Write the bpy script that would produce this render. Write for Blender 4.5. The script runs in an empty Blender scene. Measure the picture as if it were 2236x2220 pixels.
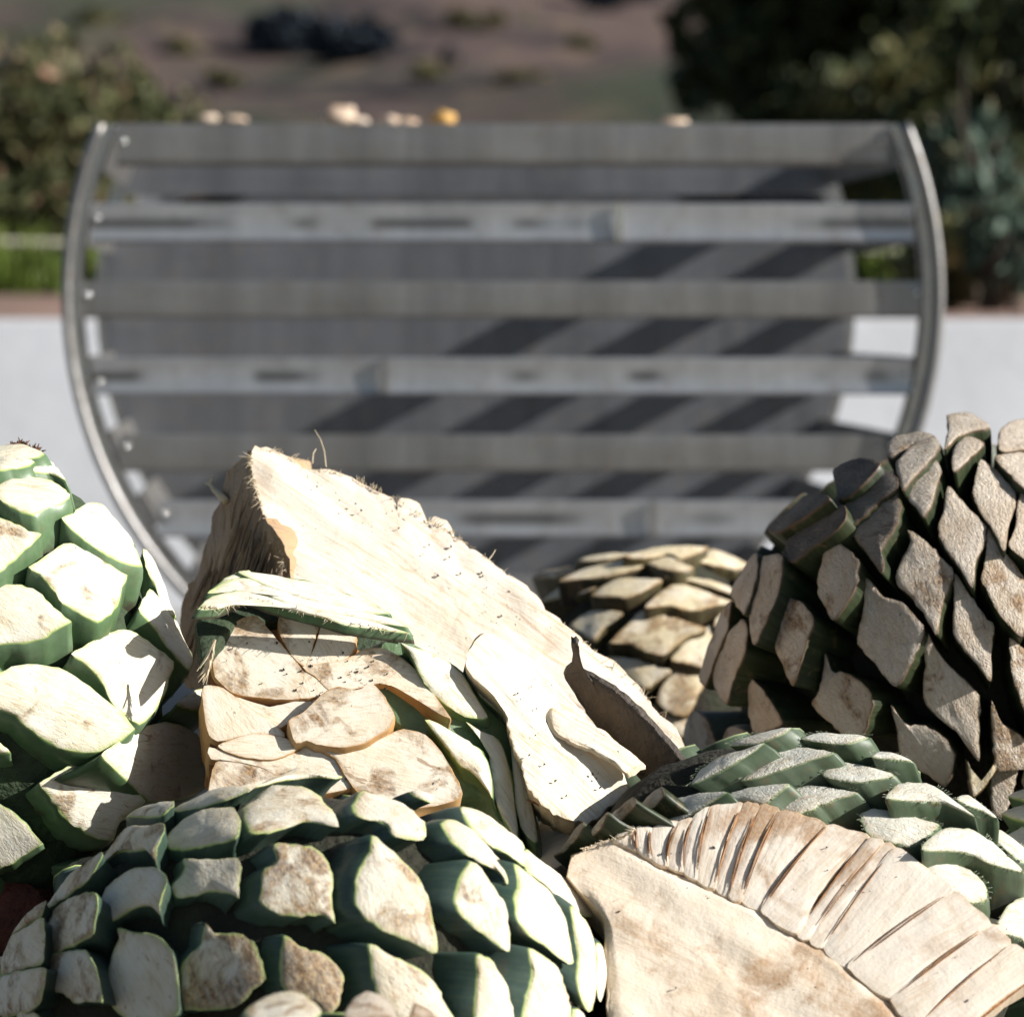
import bpy, bmesh, math, random
from mathutils import Vector, Matrix, noise
random.seed(7)
sc = bpy.context.scene
COL = sc.collection

# ------------------------------------------------------------------ camera
CZ = 0.94
PITCH = math.atan((1110 - 694) / 7176.0)
FPX = 7176.0
CAM = Vector((0, 0, CZ))
FWD = Vector((0, math.cos(PITCH), -math.sin(PITCH)))
UPV = Vector((0, math.sin(PITCH), math.cos(PITCH)))
RGT = Vector((1, 0, 0))
cd = bpy.data.cameras.new('camera'); co = bpy.data.objects.new('camera', cd); COL.objects.link(co)
co.location = CAM; co.rotation_euler = (math.pi / 2 - PITCH, 0, 0)
cd.sensor_width = 36; cd.lens = 36 * FPX / 2236.0
cd.clip_start = 0.1; cd.clip_end = 3000
cd.dof.use_dof = True; cd.dof.focus_distance = 3.12; cd.dof.aperture_fstop = 5.4
sc.camera = co

# ------------------------------------------------------------------ light
SUN = Vector((0.87, -0.22, 0.465)).normalized()
wd = bpy.data.worlds.new('World'); sc.world = wd; wd.use_nodes = True
wn = wd.node_tree; wn.nodes.clear()
sky = wn.nodes.new('ShaderNodeTexSky'); sky.sky_type = 'NISHITA'; sky.sun_disc = False
sky.sun_elevation = math.asin(SUN.z); sky.sun_rotation = math.atan2(SUN.x, SUN.y)
bg = wn.nodes.new('ShaderNodeBackground'); bg.inputs['Strength'].default_value = 0.05
wo = wn.nodes.new('ShaderNodeOutputWorld')
wn.links.new(sky.outputs[0], bg.inputs[0]); wn.links.new(bg.outputs[0], wo.inputs[0])
ld = bpy.data.lights.new('sun', 'SUN'); ld.energy = 5.0; ld.angle = math.radians(0.5); ld.color = (1.0, 0.965, 0.915)
lo = bpy.data.objects.new('sun', ld); COL.objects.link(lo)
lo.rotation_euler = SUN.to_track_quat('Z', 'Y').to_euler()
vs = sc.view_settings
vs.view_transform = 'Standard'; vs.look = 'None'; vs.gamma = 1; vs.use_curve_mapping = False; vs.exposure = 0.6

# ------------------------------------------------------------------ helpers
def ray(px, py):
    return FWD + RGT * ((px - 1118) / FPX) + UPV * ((1110 - py) / FPX)
def at(px, py, d):
    return CAM + ray(px, py) * d
def P(s):
    return [tuple(float(v) for v in q.split(',')) for q in s.split()]
def tag(o, label=None, cat=None, group=None, kind=None):
    if label: o['label'] = label
    if cat: o['category'] = cat
    if group: o['group'] = group
    if kind: o['kind'] = kind
    return o
def empty(name, loc):
    o = bpy.data.objects.new(name, None); o.location = loc; o.empty_display_size = .05
    COL.objects.link(o); return o
def meshobj(name, verts, faces, mat, parent=None, smooth=True, uvs=None, local=False, sharp=None):
    org = Vector((0, 0, 0))
    if parent is not None and not local:
        q = parent
        while q is not None:
            org += Vector(q.location); q = q.parent
    me = bpy.data.meshes.new(name)
    me.from_pydata([tuple(Vector(v) - org) for v in verts], [], faces)
    if uvs:
        for nm, uv in uvs.items():
            lay = me.uv_layers.new(name=nm)
            for lp in me.loops: lay.data[lp.index].uv = uv[lp.vertex_index]
    if smooth:
        me.polygons.foreach_set('use_smooth', [True] * len(me.polygons))
    for m in (mat if isinstance(mat, (list, tuple)) else [mat]): me.materials.append(m)
    me.update()
    o = bpy.data.objects.new(name, me); COL.objects.link(o)
    if parent is not None: o.parent = parent
    return o
class MB:
    def __init__(s): s.v = []; s.f = []
    def add(s, vs_, fs_):
        b = len(s.v); s.v += [tuple(v) for v in vs_]; s.f += [tuple(i + b for i in f) for f in fs_]
    def box(s, c, size, rot=None):
        c = Vector(c); hx, hy, hz = [a / 2 for a in size]
        pts = [Vector((x, y, z)) for x in (-hx, hx) for y in (-hy, hy) for z in (-hz, hz)]
        if rot is not None: pts = [rot @ p for p in pts]
        s.add([c + p for p in pts], [(0, 1, 3, 2), (4, 6, 7, 5), (0, 4, 5, 1), (2, 3, 7, 6), (0, 2, 6, 4), (1, 5, 7, 3)])
    def tube(s, pts, rads, n=8, cap=True):
        b = len(s.v); m = len(pts); pts = [Vector(p) for p in pts]
        if not isinstance(rads, (list, tuple)): rads = [rads] * m
        for i, p in enumerate(pts):
            t = (pts[min(i + 1, m - 1)] - pts[max(i - 1, 0)]).normalized()
            a = t.cross(Vector((0.3, 0.2, 1))); a = a.normalized() if a.length > 1e-4 else Vector((1, 0, 0)); c = t.cross(a)
            for k in range(n):
                th = 2 * math.pi * k / n; s.v.append(tuple(p + (a * math.cos(th) + c * math.sin(th)) * rads[i]))
        for i in range(m - 1):
            for k in range(n):
                s.f.append((b + i * n + k, b + i * n + (k + 1) % n, b + (i + 1) * n + (k + 1) % n, b + (i + 1) * n + k))
        if cap:
            s.f.append(tuple(b + k for k in range(n))[::-1]); s.f.append(tuple(b + (m - 1) * n + k for k in range(n)))
    def build(s, name, mat, parent=None, smooth=False, local=False):
        return meshobj(name, s.v, s.f, mat, parent, smooth, local=local)

# ------------------------------------------------------------------ materials
def newmat(name):
    m = bpy.data.materials.new(name); m.use_nodes = True
    nt = m.node_tree; b = nt.nodes['Principled BSDF']
    return m, nt, b
class NG:
    def __init__(s, nt): s.nt = nt
    def n(s, typ, ins=None, **kw):
        x = s.nt.nodes.new(typ)
        for k, v in kw.items(): setattr(x, k, v)
        if ins:
            for k, v in ins.items(): s.set(x.inputs[k], v)
        return x
    def set(s, inp, v):
        if hasattr(v, 'is_output'): s.nt.links.new(v, inp)
        else: inp.default_value = v
    def math(s, op, a, b=0.0, c=0.0):
        x = s.n('ShaderNodeMath', operation=op); s.set(x.inputs[0], a); s.set(x.inputs[1], b); s.set(x.inputs[2], c); return x.outputs[0]
    def mix(s, f, a, b, bt='MIX'):
        x = s.n('ShaderNodeMix', data_type='RGBA', blend_type=bt)
        s.set(x.inputs[0], f); s.set(x.inputs[6], a); s.set(x.inputs[7], b); return x.outputs[2]
    def ramp(s, f, lo, hi):
        x = s.n('ShaderNodeMapRange', interpolation_type='SMOOTHSTEP'); s.set(x.inputs[0], f); x.inputs[1].default_value = lo; x.inputs[2].default_value = hi
        return x.outputs[0]
    def noise(s, vec, scale, detail=4, rough=.55, dist=0.0):
        x = s.n('ShaderNodeTexNoise'); s.set(x.inputs['Vector'], vec)
        x.inputs['Scale'].default_value = scale; x.inputs['Detail'].default_value = detail; x.inputs['Roughness'].default_value = rough; x.inputs['Distortion'].default_value = dist
        return x.outputs[0]
    def mapv(s, vec, scale=(1, 1, 1), off=None):
        x = s.n('ShaderNodeMapping'); s.set(x.inputs[0], vec); x.inputs['Scale'].default_value = scale
        if off is not None: s.set(x.inputs['Location'], off)
        return x.outputs[0]
def c4(r, g, b): return (r, g, b, 1)

def leaf_mat(name, face_a, face_b, rim, green_a, green_b, stain=.5, wrinkle=.3, dirt=.5, glaze=.45, rimw=.1, margin=(.06, .035, .03)):
    m, nt, b = newmat(name); g = NG(nt)
    uv = g.n('ShaderNodeUVMap', uv_map='UVMap').outputs[0]
    pv = g.n('ShaderNodeUVMap', uv_map='plane').outputs[0]
    sep = g.n('ShaderNodeSeparateXYZ', {0: uv}); r = sep.outputs[0]
    oi = g.n('ShaderNodeObjectInfo'); rnd = oi.outputs['Random']
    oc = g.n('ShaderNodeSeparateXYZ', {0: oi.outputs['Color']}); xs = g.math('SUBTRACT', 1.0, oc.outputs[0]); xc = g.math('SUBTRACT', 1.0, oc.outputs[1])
    r2 = g.math('FRACT', g.math('MULTIPLY', rnd, 17.31)); r3 = g.math('FRACT', g.math('MULTIPLY', rnd, 91.7))
    off = g.n('ShaderNodeCombineXYZ', {0: g.math('MULTIPLY', rnd, 31.0), 1: g.math('MULTIPLY', r2, 17.0), 2: g.math('MULTIPLY', r3, 9.0)}).outputs[0]
    vec = g.mapv(pv, (1, 1, 1), off)
    tc = g.n('ShaderNodeTexCoord').outputs['Object']
    # cut face
    big = g.noise(vec, 22, 3, .6)
    fine = g.noise(vec, 260, 4, .6)
    fc = g.mix(g.ramp(big, .38, .62), face_a, face_b)
    fib = g.noise(g.mapv(vec, (60, 420, 1)), 1, 3, .6)
    fc = g.mix(g.math('MULTIPLY', g.ramp(fib, .5, .7), .38), fc, c4(.50, .37, .21))
    vn = g.noise(g.mapv(vec, (8, 95, 1)), 1, 2, .5, .8); vm = g.math('MULTIPLY', g.math('SUBTRACT', 1.0, g.ramp(g.math('ABSOLUTE', g.math('SUBTRACT', vn, .5)), 0.0, .03)), g.ramp(big, .45, .6)); fc = g.mix(g.math('MULTIPLY', vm, .45), fc, c4(.46, .30, .15))
    crk = g.noise(g.mapv(vec, (26, 90, 1)), 1, 3, .6, 1.2); fc = g.mix(g.math('MULTIPLY', g.math('MULTIPLY', g.ramp(crk, .66, .72), g.math('GREATER_THAN', r3, .45)), .7), fc, c4(.30, .17, .08))
    # stains, brown, per leaf amount
    sn = g.noise(vec, 30, 5, .62, .5)
    amt = g.math('MULTIPLY', g.math('POWER', r2, 2.2), .22 * stain)
    st = g.ramp(g.math('ADD', g.math('ADD', sn, amt), g.math('MULTIPLY', xs, .24)), .62, .76)
    stc = g.mix(g.ramp(fine, .38, .66), c4(.12, .055, .022), c4(.44, .27, .12))
    fc = g.mix(g.math('MULTIPLY', st, g.math('ADD', .45, g.math('MULTIPLY', g.ramp(g.noise(g.mapv(vec, (60, 190, 1)), 1, 5, .65), .3, .7), .5))), fc, stc)
    # edge discolouration
    en = g.noise(vec, 60, 4, .6)
    ed = g.math('MULTIPLY', g.ramp(g.math('ADD', r, g.math('MULTIPLY', g.math('SUBTRACT', en, .5), .5)), .80, 1.03), .45 * stain)
    fc = g.mix(ed, fc, c4(.46, .33, .17))
    fc = g.mix(g.math('MULTIPLY', xc, g.math('ADD', .62, g.math('MULTIPLY', big, .5))), fc, c4(.045, .042, .042))  # near-black mix, paints shade onto chosen faces
    # specks
    spm = g.math('MULTIPLY', g.ramp(g.noise(vec, 330, 2, .5, .4), .685, .72), g.ramp(g.noise(vec, 34, 3), .58 - .1 * dirt, .66 - .1 * dirt))
    fc = g.mix(g.math('MULTIPLY', spm, .8), fc, c4(.05, .03, .02))
    # green rim
    fc = g.mix(g.math('MULTIPLY', g.ramp(r, 1 - rimw * 1.5, 1.01), g.math('MULTIPLY', g.ramp(en, .35, .6), .8)), fc, rim)
    # side
    sv = g.mapv(tc, (1, 1, 1), off)
    gn = g.noise(sv, 14, 4, .6); gf = g.noise(sv, 180, 3, .6)
    gc = g.mix(g.ramp(gn, .35, .65), green_a, green_b)
    strk = g.noise(g.n('ShaderNodeCombineXYZ', {0: g.math('MULTIPLY', sep.outputs[1], 70.0), 1: g.math('MULTIPLY', r, 1.2), 2: g.math('MULTIPLY', rnd, 40.0)}).outputs[0], 1.0, 3, .6)
    gc = g.mix(g.math('MULTIPLY', g.ramp(strk, .42, .7), .12), gc, c4(.22, .28, .14))
    bm = g.ramp(g.math('ADD', r, g.math('MULTIPLY', g.math('SUBTRACT', g.noise(sv, 24, 4, .6), .5), 1.6)), 1.55, 1.95)
    gc = g.mix(g.math('MULTIPLY', bm, .85), gc, c4(*margin))
    dn = g.ramp(g.noise(sv, 45, 5, .65), .58, .66)
    gc = g.mix(g.math('MULTIPLY', dn, .5 * dirt), gc, c4(.20, .13, .07))
    gc = g.mix(g.math('MULTIPLY', gf, .25), gc, c4(.03, .05, .02))
    gc = g.mix(g.ramp(r, 1.04, 1.0), gc, rim)
    isS = g.math('GREATER_THAN', r, 1.0005)
    col = g.mix(isS, fc, gc)
    nt.links.new(col, b.inputs['Base Color'])
    g.set(b.inputs['Roughness'], g.mix(isS, c4(.62, .62, .62), c4(glaze, glaze, glaze)))
    b.inputs['Specular IOR Level'].default_value = .35
    b.inputs['Subsurface Weight'].default_value = 0.0
    # relief
    wv = g.noise(g.mapv(vec, (150, 330, 1)), 1, 4, .6, .8)
    wv2 = g.noise(vec, 520, 2, .6)
    h = g.math('ADD', g.math('MULTIPLY', wv, wrinkle), g.math('MULTIPLY', wv2, wrinkle * .35))
    h = g.math('ADD', h, g.math('MULTIPLY', big, .4))
    h = g.math('MULTIPLY', h, g.math('SUBTRACT', 1.0, isS)); h = g.math('ADD', h, g.math('MULTIPLY', g.math('MULTIPLY', isS, g.noise(sv, 60, 3, .5)), .12))
    bp = g.n('ShaderNodeBump', {'Strength': .9, 'Distance': .004, 'Height': h})
    nt.links.new(bp.outputs[0], b.inputs['Normal'])
    return m

M_FRESH = leaf_mat('leaf_fresh', c4(.78, .74, .62), c4(.72, .68, .52), c4(.42, .52, .16), c4(.090, .165, .070), c4(.155, .24, .135), stain=.5, wrinkle=.22, rimw=.055, glaze=.38)
M_BLUE = leaf_mat('leaf_blue', c4(.74, .69, .57), c4(.68, .60, .45), c4(.42, .52, .17), c4(.036, .068, .054), c4(.075, .110, .094), stain=.7, wrinkle=.3, rimw=.06, glaze=.38)
M_DRY = leaf_mat('leaf_dry', c4(.67, .585, .48), c4(.57, .475, .37), c4(.13, .08, .05), c4(.016, .022, .010), c4(.034, .042, .018), stain=.6, wrinkle=1.6, dirt=.9, rimw=.05)
M_OLD = leaf_mat('leaf_old', c4(.72, .64, .50), c4(.64, .55, .36), c4(.34, .20, .075), c4(.055, .035, .022), c4(.10, .075, .03), stain=1.1, wrinkle=.35, dirt=1.0, rimw=.07)
M_SPINY = leaf_mat('leaf_spiny', c4(.66, .65, .57), c4(.58, .56, .47), c4(.30, .36, .18), c4(.062, .095, .052), c4(.115, .150, .100), stain=.45, wrinkle=.55, dirt=.9, rimw=.05, margin=(.11, .085, .08))
M_PEEL = leaf_mat('leaf_peeled', c4(.86, .77, .63), c4(.83, .71, .54), c4(.56, .31, .12), c4(.52, .28, .11), c4(.62, .40, .19), stain=.6, wrinkle=.14, dirt=.6, rimw=.04, margin=(.30, .13, .05))

def flesh_mat(name, ca, cb, cc, stain=.5, speck=.5, fibre=.5, rough=.7, bump=.5, fb=1.0):
    m, nt, b = newmat(name); g = NG(nt)
    pv = g.n('ShaderNodeUVMap', uv_map='plane').outputs[0]
    uv = g.n('ShaderNodeUVMap', uv_map='UVMap').outputs[0]
    r = g.n('ShaderNodeSeparateXYZ', {0: uv}).outputs[0]
    oi = g.n('ShaderNodeObjectInfo'); rnd = oi.outputs['Random']
    off = g.n('ShaderNodeCombineXYZ', {0: g.math('MULTIPLY', rnd, 13.0), 1: g.math('MULTIPLY', rnd, 7.7), 2: 0.0}).outputs[0]
    vec = g.mapv(pv, (1, 1, 1), off)
    big = g.noise(vec, 9, 5, .6, .3); fib = g.noise(g.mapv(vec, (14, 170, 1)), 1, 5, .62, .6); fine = g.noise(vec, 300, 3, .6)
    col = g.mix(g.ramp(big, .35, .68), ca, cb)
    col = g.mix(g.math('MULTIPLY', g.ramp(fib, .52, .70), fibre), col, cc)
    for sc_, k_, w_ in (((4, 46, 1), .55, .022), ((9, 120, 1), .4, .03)):
        ln = g.noise(g.mapv(vec, sc_), 1, 2, .5, .8); lm = g.math('SUBTRACT', 1.0, g.ramp(g.math('ABSOLUTE', g.math('SUBTRACT', ln, .5)), 0.0, w_)); br = g.ramp(g.noise(g.mapv(vec, (7, 19, 1)), 1, 3, .6), .46, .62)
        col = g.mix(g.math('MULTIPLY', g.math('MULTIPLY', lm, br), k_ * fibre + .15), col, c4(.45, .26, .11))
    s = g.noise(vec, 17, 6, .65, .5)
    ocr = g.n('ShaderNodeSeparateXYZ', {0: oi.outputs['Color']}).outputs[0]; xs = g.math('SUBTRACT', 1.0, ocr); upx = g.ramp(g.n('ShaderNodeSeparateXYZ', {0: pv}).outputs[0], -.01, .035)
    s = g.math('ADD', s, g.math('MULTIPLY', g.math('MULTIPLY', xs, upx), .30)); sm = g.math('MULTIPLY', g.ramp(s, .52, .70), g.math('ADD', stain, g.math('MULTIPLY', xs, .5)))
    col = g.mix(g.math('MULTIPLY', sm, g.math('ADD', .3, fine)), col, c4(.36, .20, .085))
    spm = g.math('MULTIPLY', g.ramp(g.noise(vec, 290, 2, .5, .5), .665, .70), g.ramp(g.noise(vec, 24, 3, .6), .60 - .1 * speck, .64 - .1 * speck))
    col = g.mix(g.math('MULTIPLY', spm, .85), col, c4(.06, .035, .025))
    col = g.mix(g.math('MULTIPLY', g.ramp(r, .95, 1.05), .4), col, c4(.55, .36, .17))
    nt.links.new(col, b.inputs['Base Color']); b.inputs['Roughness'].default_value = rough
    b.inputs['Specular IOR Level'].default_value = .3
    h = g.math('ADD', g.math('MULTIPLY', fib, fb), g.math('ADD', g.math('MULTIPLY', fine, .35), g.math('MULTIPLY', g.noise(vec, 70, 4, .6), .8)))
    bp = g.n('ShaderNodeBump', {'Strength': bump, 'Distance': .004, 'Height': h}); nt.links.new(bp.outputs[0], b.inputs['Normal'])
    return m
M_FLESH = flesh_mat('flesh', c4(.77, .69, .58), c4(.73, .635, .50), c4(.58, .43, .25), stain=.35, speck=.8, fibre=.6, bump=.3)
M_FLESHB = flesh_mat('flesh_shaggy_shaded', c4(.42, .315, .235), c4(.33, .24, .175), c4(.13, .08, .045), stain=.6, speck=.5, fibre=.8, bump=.9)  # darker copy of the flesh; the wedge side's shade is put into it
M_CORE = flesh_mat('flesh_core', c4(.80, .70, .57), c4(.74, .61, .46), c4(.60, .46, .30), stain=.75, speck=.35, fibre=.25, bump=.35, fb=.25)
M_SLICE = flesh_mat('flesh_slice', c4(.82, .74, .63), c4(.78, .68, .55), c4(.62, .48, .33), stain=.5, speck=.4, fibre=.3, bump=.25)
M_TORN = flesh_mat('flesh_torn', c4(.82, .75, .62), c4(.79, .70, .53), c4(.72, .54, .28), stain=.3, speck=.35, fibre=.7, bump=.45)

def plain(name, col, rough=.7, n1=12, var=.35, dark=None, metallic=0.0, bump=.2, bscale=60):
    m, nt, b = newmat(name); g = NG(nt)
    tc = g.n('ShaderNodeTexCoord').outputs['Object']
    nz = g.noise(tc, n1, 5, .6); dk = dark or tuple(c * (1 - var) for c in col)
    c = g.mix(g.ramp(nz, .3, .7), c4(*col), c4(*dk))
    c = g.mix(g.math('MULTIPLY', g.noise(tc, bscale, 3), .25), c, c4(*[x * .6 for x in col]))
    nt.links.new(c, b.inputs['Base Color']); b.inputs['Roughness'].default_value = rough; b.inputs['Metallic'].default_value = metallic
    if bump:
        bp = g.n('ShaderNodeBump', {'Strength': bump, 'Distance': .01, 'Height': g.noise(tc, bscale, 4)}); nt.links.new(bp.outputs[0], b.inputs['Normal'])
    return m
M_PITH = plain('dark_pith', (.030, .034, .016), .9, 20, .4, (.018, .012, .008), bscale=120, bump=.6)
M_PITHG = plain('green_pith', (.045, .075, .030), .8, 20, .4, (.02, .03, .015), bscale=120, bump=.6)
M_GROOVE = plain('groove_brown', (.40, .19, .065), .8, 60, .6, (.16, .06, .025), bscale=200, bump=.4)
M_FIBRE = plain('pale_fibre', (.70, .58, .40), .8, 40, .3)
M_FIBREB = plain('brown_fibre', (.18, .085, .04), .8, 40, .5)
M_RUST = plain('rusty_root', (.16, .045, .025), .8, 35, .8, (.045, .015, .012), bscale=110, bump=.9)
M_SHARD = plain('shard_skin', (.10, .078, .06), .75, 26, .5, (.05, .04, .03), bscale=140, bump=.6)
M_CRUMB = plain('crumb', (.76, .66, .54), .8, 20, .5, (.55, .34, .20))
M_FLESHS = plain('shaggy_fibre', (.36, .26, .185), .85, 14, .75)
M_TAN = plain('tan_fibre', (.70, .50, .28), .8, 30, .3)
M_DIRT = plain('dirt', (.05, .032, .022), .9, 30, .5)
M_HONEY = plain('honey', (.72, .42, .12), .6, 20, .3)
M_WALL = plain('white_render', (.57, .58, .60), .85, 1.6, .14, bscale=14, bump=.3)
M_GROUND = plain('concrete_yard', (.33, .32, .30), .9, 2, .25, bscale=50, bump=.2)
M_SLAB = plain('concrete_slab', (.22, .20, .17), .9, 6, .4, bscale=60, bump=.3)
M_POST = plain('painted_post', (.10, .09, .08), .7)
M_ROPE = plain('rope', (.70, .66, .50), .7, 30, .2)
M_RUBBER = plain('wheel_rubber', (.02, .02, .02), .6)

def metal(name, col, rough, streak=.4, blot=None, metallic=.75):
    m, nt, b = newmat(name); g = NG(nt)
    tc = g.n('ShaderNodeTexCoord').outputs['Object']
    s1 = g.noise(g.mapv(tc, (9, 9, 1.1)), 1.0, 4, .65); s2 = g.noise(g.mapv(tc, (3, 3, 16)), 1.0, 3, .6); nz = g.noise(tc, 26, 4, .6)
    c = g.mix(g.math('MULTIPLY', g.ramp(s1, .35, .68), streak), c4(*col), c4(*[x * .55 for x in col]))
    c = g.mix(g.math('MULTIPLY', g.ramp(nz, .5, .75), .35), c, c4(.22, .18, .14))
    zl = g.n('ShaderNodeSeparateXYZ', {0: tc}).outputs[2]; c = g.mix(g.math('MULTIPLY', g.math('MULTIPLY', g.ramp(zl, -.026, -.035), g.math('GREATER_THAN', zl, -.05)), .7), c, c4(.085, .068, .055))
    nt.links.new(c, b.inputs['Base Color'])
    if blot:
        sx = g.n('ShaderNodeSeparateXYZ', {0: tc}); bz = g.noise(g.n('ShaderNodeCombineXYZ', {0: g.math('MULTIPLY', sx.outputs[0], 6.0), 1: g.math('MULTIPLY', g.n('ShaderNodeObjectInfo').outputs['Random'], 90.0), 2: 0.0}).outputs[0], 1.0, 1, .4); zz = g.math('ABSOLUTE', sx.outputs[2])
        c = g.mix(g.math('MULTIPLY', g.math('MULTIPLY', g.ramp(bz, .48, .62), g.ramp(zz, .018, .004)), .8), c, c4(.09, .085, .08)); nt.links.new(c, b.inputs['Base Color'])
    b.inputs['Metallic'].default_value = metallic
    g.set(b.inputs['Roughness'], g.math('ADD', rough - .08, g.math('MULTIPLY', nz, .2)))
    bp = g.n('ShaderNodeBump', {'Strength': .25, 'Distance': .01, 'Height': g.math('ADD', s1, s2)}); nt.links.new(bp.outputs[0], b.inputs['Normal'])
    return m
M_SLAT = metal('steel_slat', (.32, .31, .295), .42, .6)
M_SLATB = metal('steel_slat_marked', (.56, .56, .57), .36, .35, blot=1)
M_PLATE = metal('steel_plate', (.155, .162, .175), .5, .6, metallic=.3)
M_HOOP = metal('steel_hoop', (.50, .49, .48), .22, .3, metallic=.95)
M_RIM = metal('polished_rim', (.27, .265, .26), .46, .3, metallic=1.0)
M_BOLT = metal('steel_bolt', (.75, .74, .72), .14, .1, metallic=1.0)

# ------------------------------------------------------------------ agave builder
def resample(pts, n):
    m = len(pts); L = [math.hypot(pts[(i + 1) % m][0] - pts[i][0], pts[(i + 1) % m][1] - pts[i][1]) for i in range(m)]; tot = sum(L); out = []
    def cr(p0, p1, p2, p3, t):
        return tuple(.5 * ((2 * p1[k]) + (-p0[k] + p2[k]) * t + (2 * p0[k] - 5 * p1[k] + 4 * p2[k] - p3[k]) * t * t + (-p0[k] + 3 * p1[k] - 3 * p2[k] + p3[k]) * t ** 3) for k in (0, 1))
    for i in range(m):
        k = max(1, round(n * L[i] / tot)); a, b_, c, d = pts[i - 1], pts[i], pts[(i + 1) % m], pts[(i + 2) % m]
        for j in range(k):
            t = j / k; q = cr(a, b_, c, d, t); f = .7
            out.append((f * q[0] + (1 - f) * (b_[0] + (c[0] - b_[0]) * t), f * q[1] + (1 - f) * (b_[1] + (c[1] - b_[1]) * t)))
    return out
def pointed(pts, f=.10):
    """draw out the two tips of a leaf face along its long axis"""
    cx, cy = centroid(pts); sxx = sxy = syy = 0
    for x, y in pts: sxx += (x - cx) ** 2; sxy += (x - cx) * (y - cy); syy += (y - cy) ** 2
    th = .5 * math.atan2(2 * sxy, sxx - syy); ux, uy = math.cos(th), math.sin(th); pr = [(x - cx) * ux + (y - cy) * uy for x, y in pts]; out = list(pts)
    for i in (pr.index(max(pr)), pr.index(min(pr))): out[i] = (cx + (pts[i][0] - cx) * (1 + f), cy + (pts[i][1] - cy) * (1 + f))
    return out
def centroid(pts):
    A = cx = cy = 0
    for i in range(len(pts)):
        x0, y0 = pts[i]; x1, y1 = pts[(i + 1) % len(pts)]; w = x0 * y1 - x1 * y0; A += w; cx += (x0 + x1) * w; cy += (y0 + y1) * w
    if abs(A) < 1e-6: return (sum(p[0] for p in pts) / len(pts), sum(p[1] for p in pts) / len(pts))
    return cx / (3 * A), cy / (3 * A)

class Agave:
    def __init__(s, name, cpx, d, apex, rad_px, half_px, mat, pith, label, group=None, cat='agave'):
        s.c = at(cpx[0], cpx[1], d); s.d = d; k = d / FPX
        s.ap = Vector(apex).normalized()
        s.R = rad_px * k; s.H = half_px * k
        a = s.ap.cross(Vector((0, 1, .13)).normalized())
        if a.length < .1: a = s.ap.cross(Vector((1, 0, 0)))
        a.normalize(); b = s.ap.cross(a).normalized()
        s.A = Matrix((a, b, s.ap)).transposed()
        s.Ai = s.A.transposed(); s.mat = mat
        s.root = empty(name, s.c - Vector((0, 0, min(s.R, s.H)))) if name else None
        if s.root: tag(s.root, label, cat, group)
        s.pith = pith
    def to(s, v): q = s.Ai @ v; return Vector((q.x / s.R, q.y / s.R, q.z / s.H))
    def frm(s, q): return s.A @ Vector((q.x * s.R, q.y * s.R, q.z * s.H))
    def hit(s, px, py):
        D = ray(px, py); o = s.to(CAM - s.c); dv = s.to(D)
        a = dv.dot(dv); b = 2 * o.dot(dv); c = o.dot(o) - 1; disc = b * b - 4 * a * c
        if disc > 0: t = (-b - math.sqrt(disc)) / (2 * a)
        else: t = -b / (2 * a)
        q = o + dv * t; q.normalize() if disc <= 0 else None
        p = CAM + D * t
        n = (s.A @ Vector((q.x / s.R, q.y / s.R, q.z / s.H))).normalized()
        return p, n
    def core(s, scale=.84, clip=None):
        V = []; F = []; nu, nv = 28, 16
        for i in range(nv + 1):
            th = math.pi * i / nv
            for j in range(nu):
                ph = 2 * math.pi * j / nu; q = Vector((math.sin(th) * math.cos(ph), math.sin(th) * math.sin(ph), math.cos(th)))
                r = scale * (1 + .05 * noise.noise(q * 4))
                p = s.c + s.frm(q * r)
                if clip is not None:
                    h = (p - clip[0]).dot(clip[1])
                    if h > 0: p = p - clip[1] * h
                V.append(p)
        for i in range(nv):
            for j in range(nu): F.append((i * nu + j, i * nu + (j + 1) % nu, (i + 1) * nu + (j + 1) % nu, (i + 1) * nu + j))
        return meshobj('core', V, F, s.pith, s.root)
    def leaf(s, pts, mat=None, L=.085, tilt=.28, push=0.0, spines=0, minv=.34, dome=.0025, name='leaf_base', nrm=None, axis=None, flare=.10, label=None, rough=.0012, lean=.38, under=None, bias=None, bend=.6):
        cx, cy = centroid(pts)
        p, n = s.hit(cx, cy)
        v = (CAM - p).normalized(); p = p + v * push
        if under is not None:
            h = (p - under[0]).dot(under[1]) + under[2]
            if h > 0: p = CAM + (p - CAM) * (1 + h / max(.2, v.dot(under[1])) / (p - CAM).length)
        t = s.ap - n * n.dot(s.ap); t = t.normalized() if t.length > .05 else t
        N = (n + t * tilt).normalized() if nrm is None else Vector(nrm).normalized()
        if bias is not None: N = (N + Vector(bias)).normalized()
        if N.dot(v) < minv: N = (N + v * (minv - N.dot(v)) * 1.35).normalized()
        a = (n + t * lean).normalized() if axis is None else Vector(axis).normalized()
        if a.dot(N) < .35: a = (a + N * .5).normalized()
        return leaf_mesh(s.root, pts, p, N, a, mat or s.mat, L, dome, spines, name, flare, label, rough, bend=bend)

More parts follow.
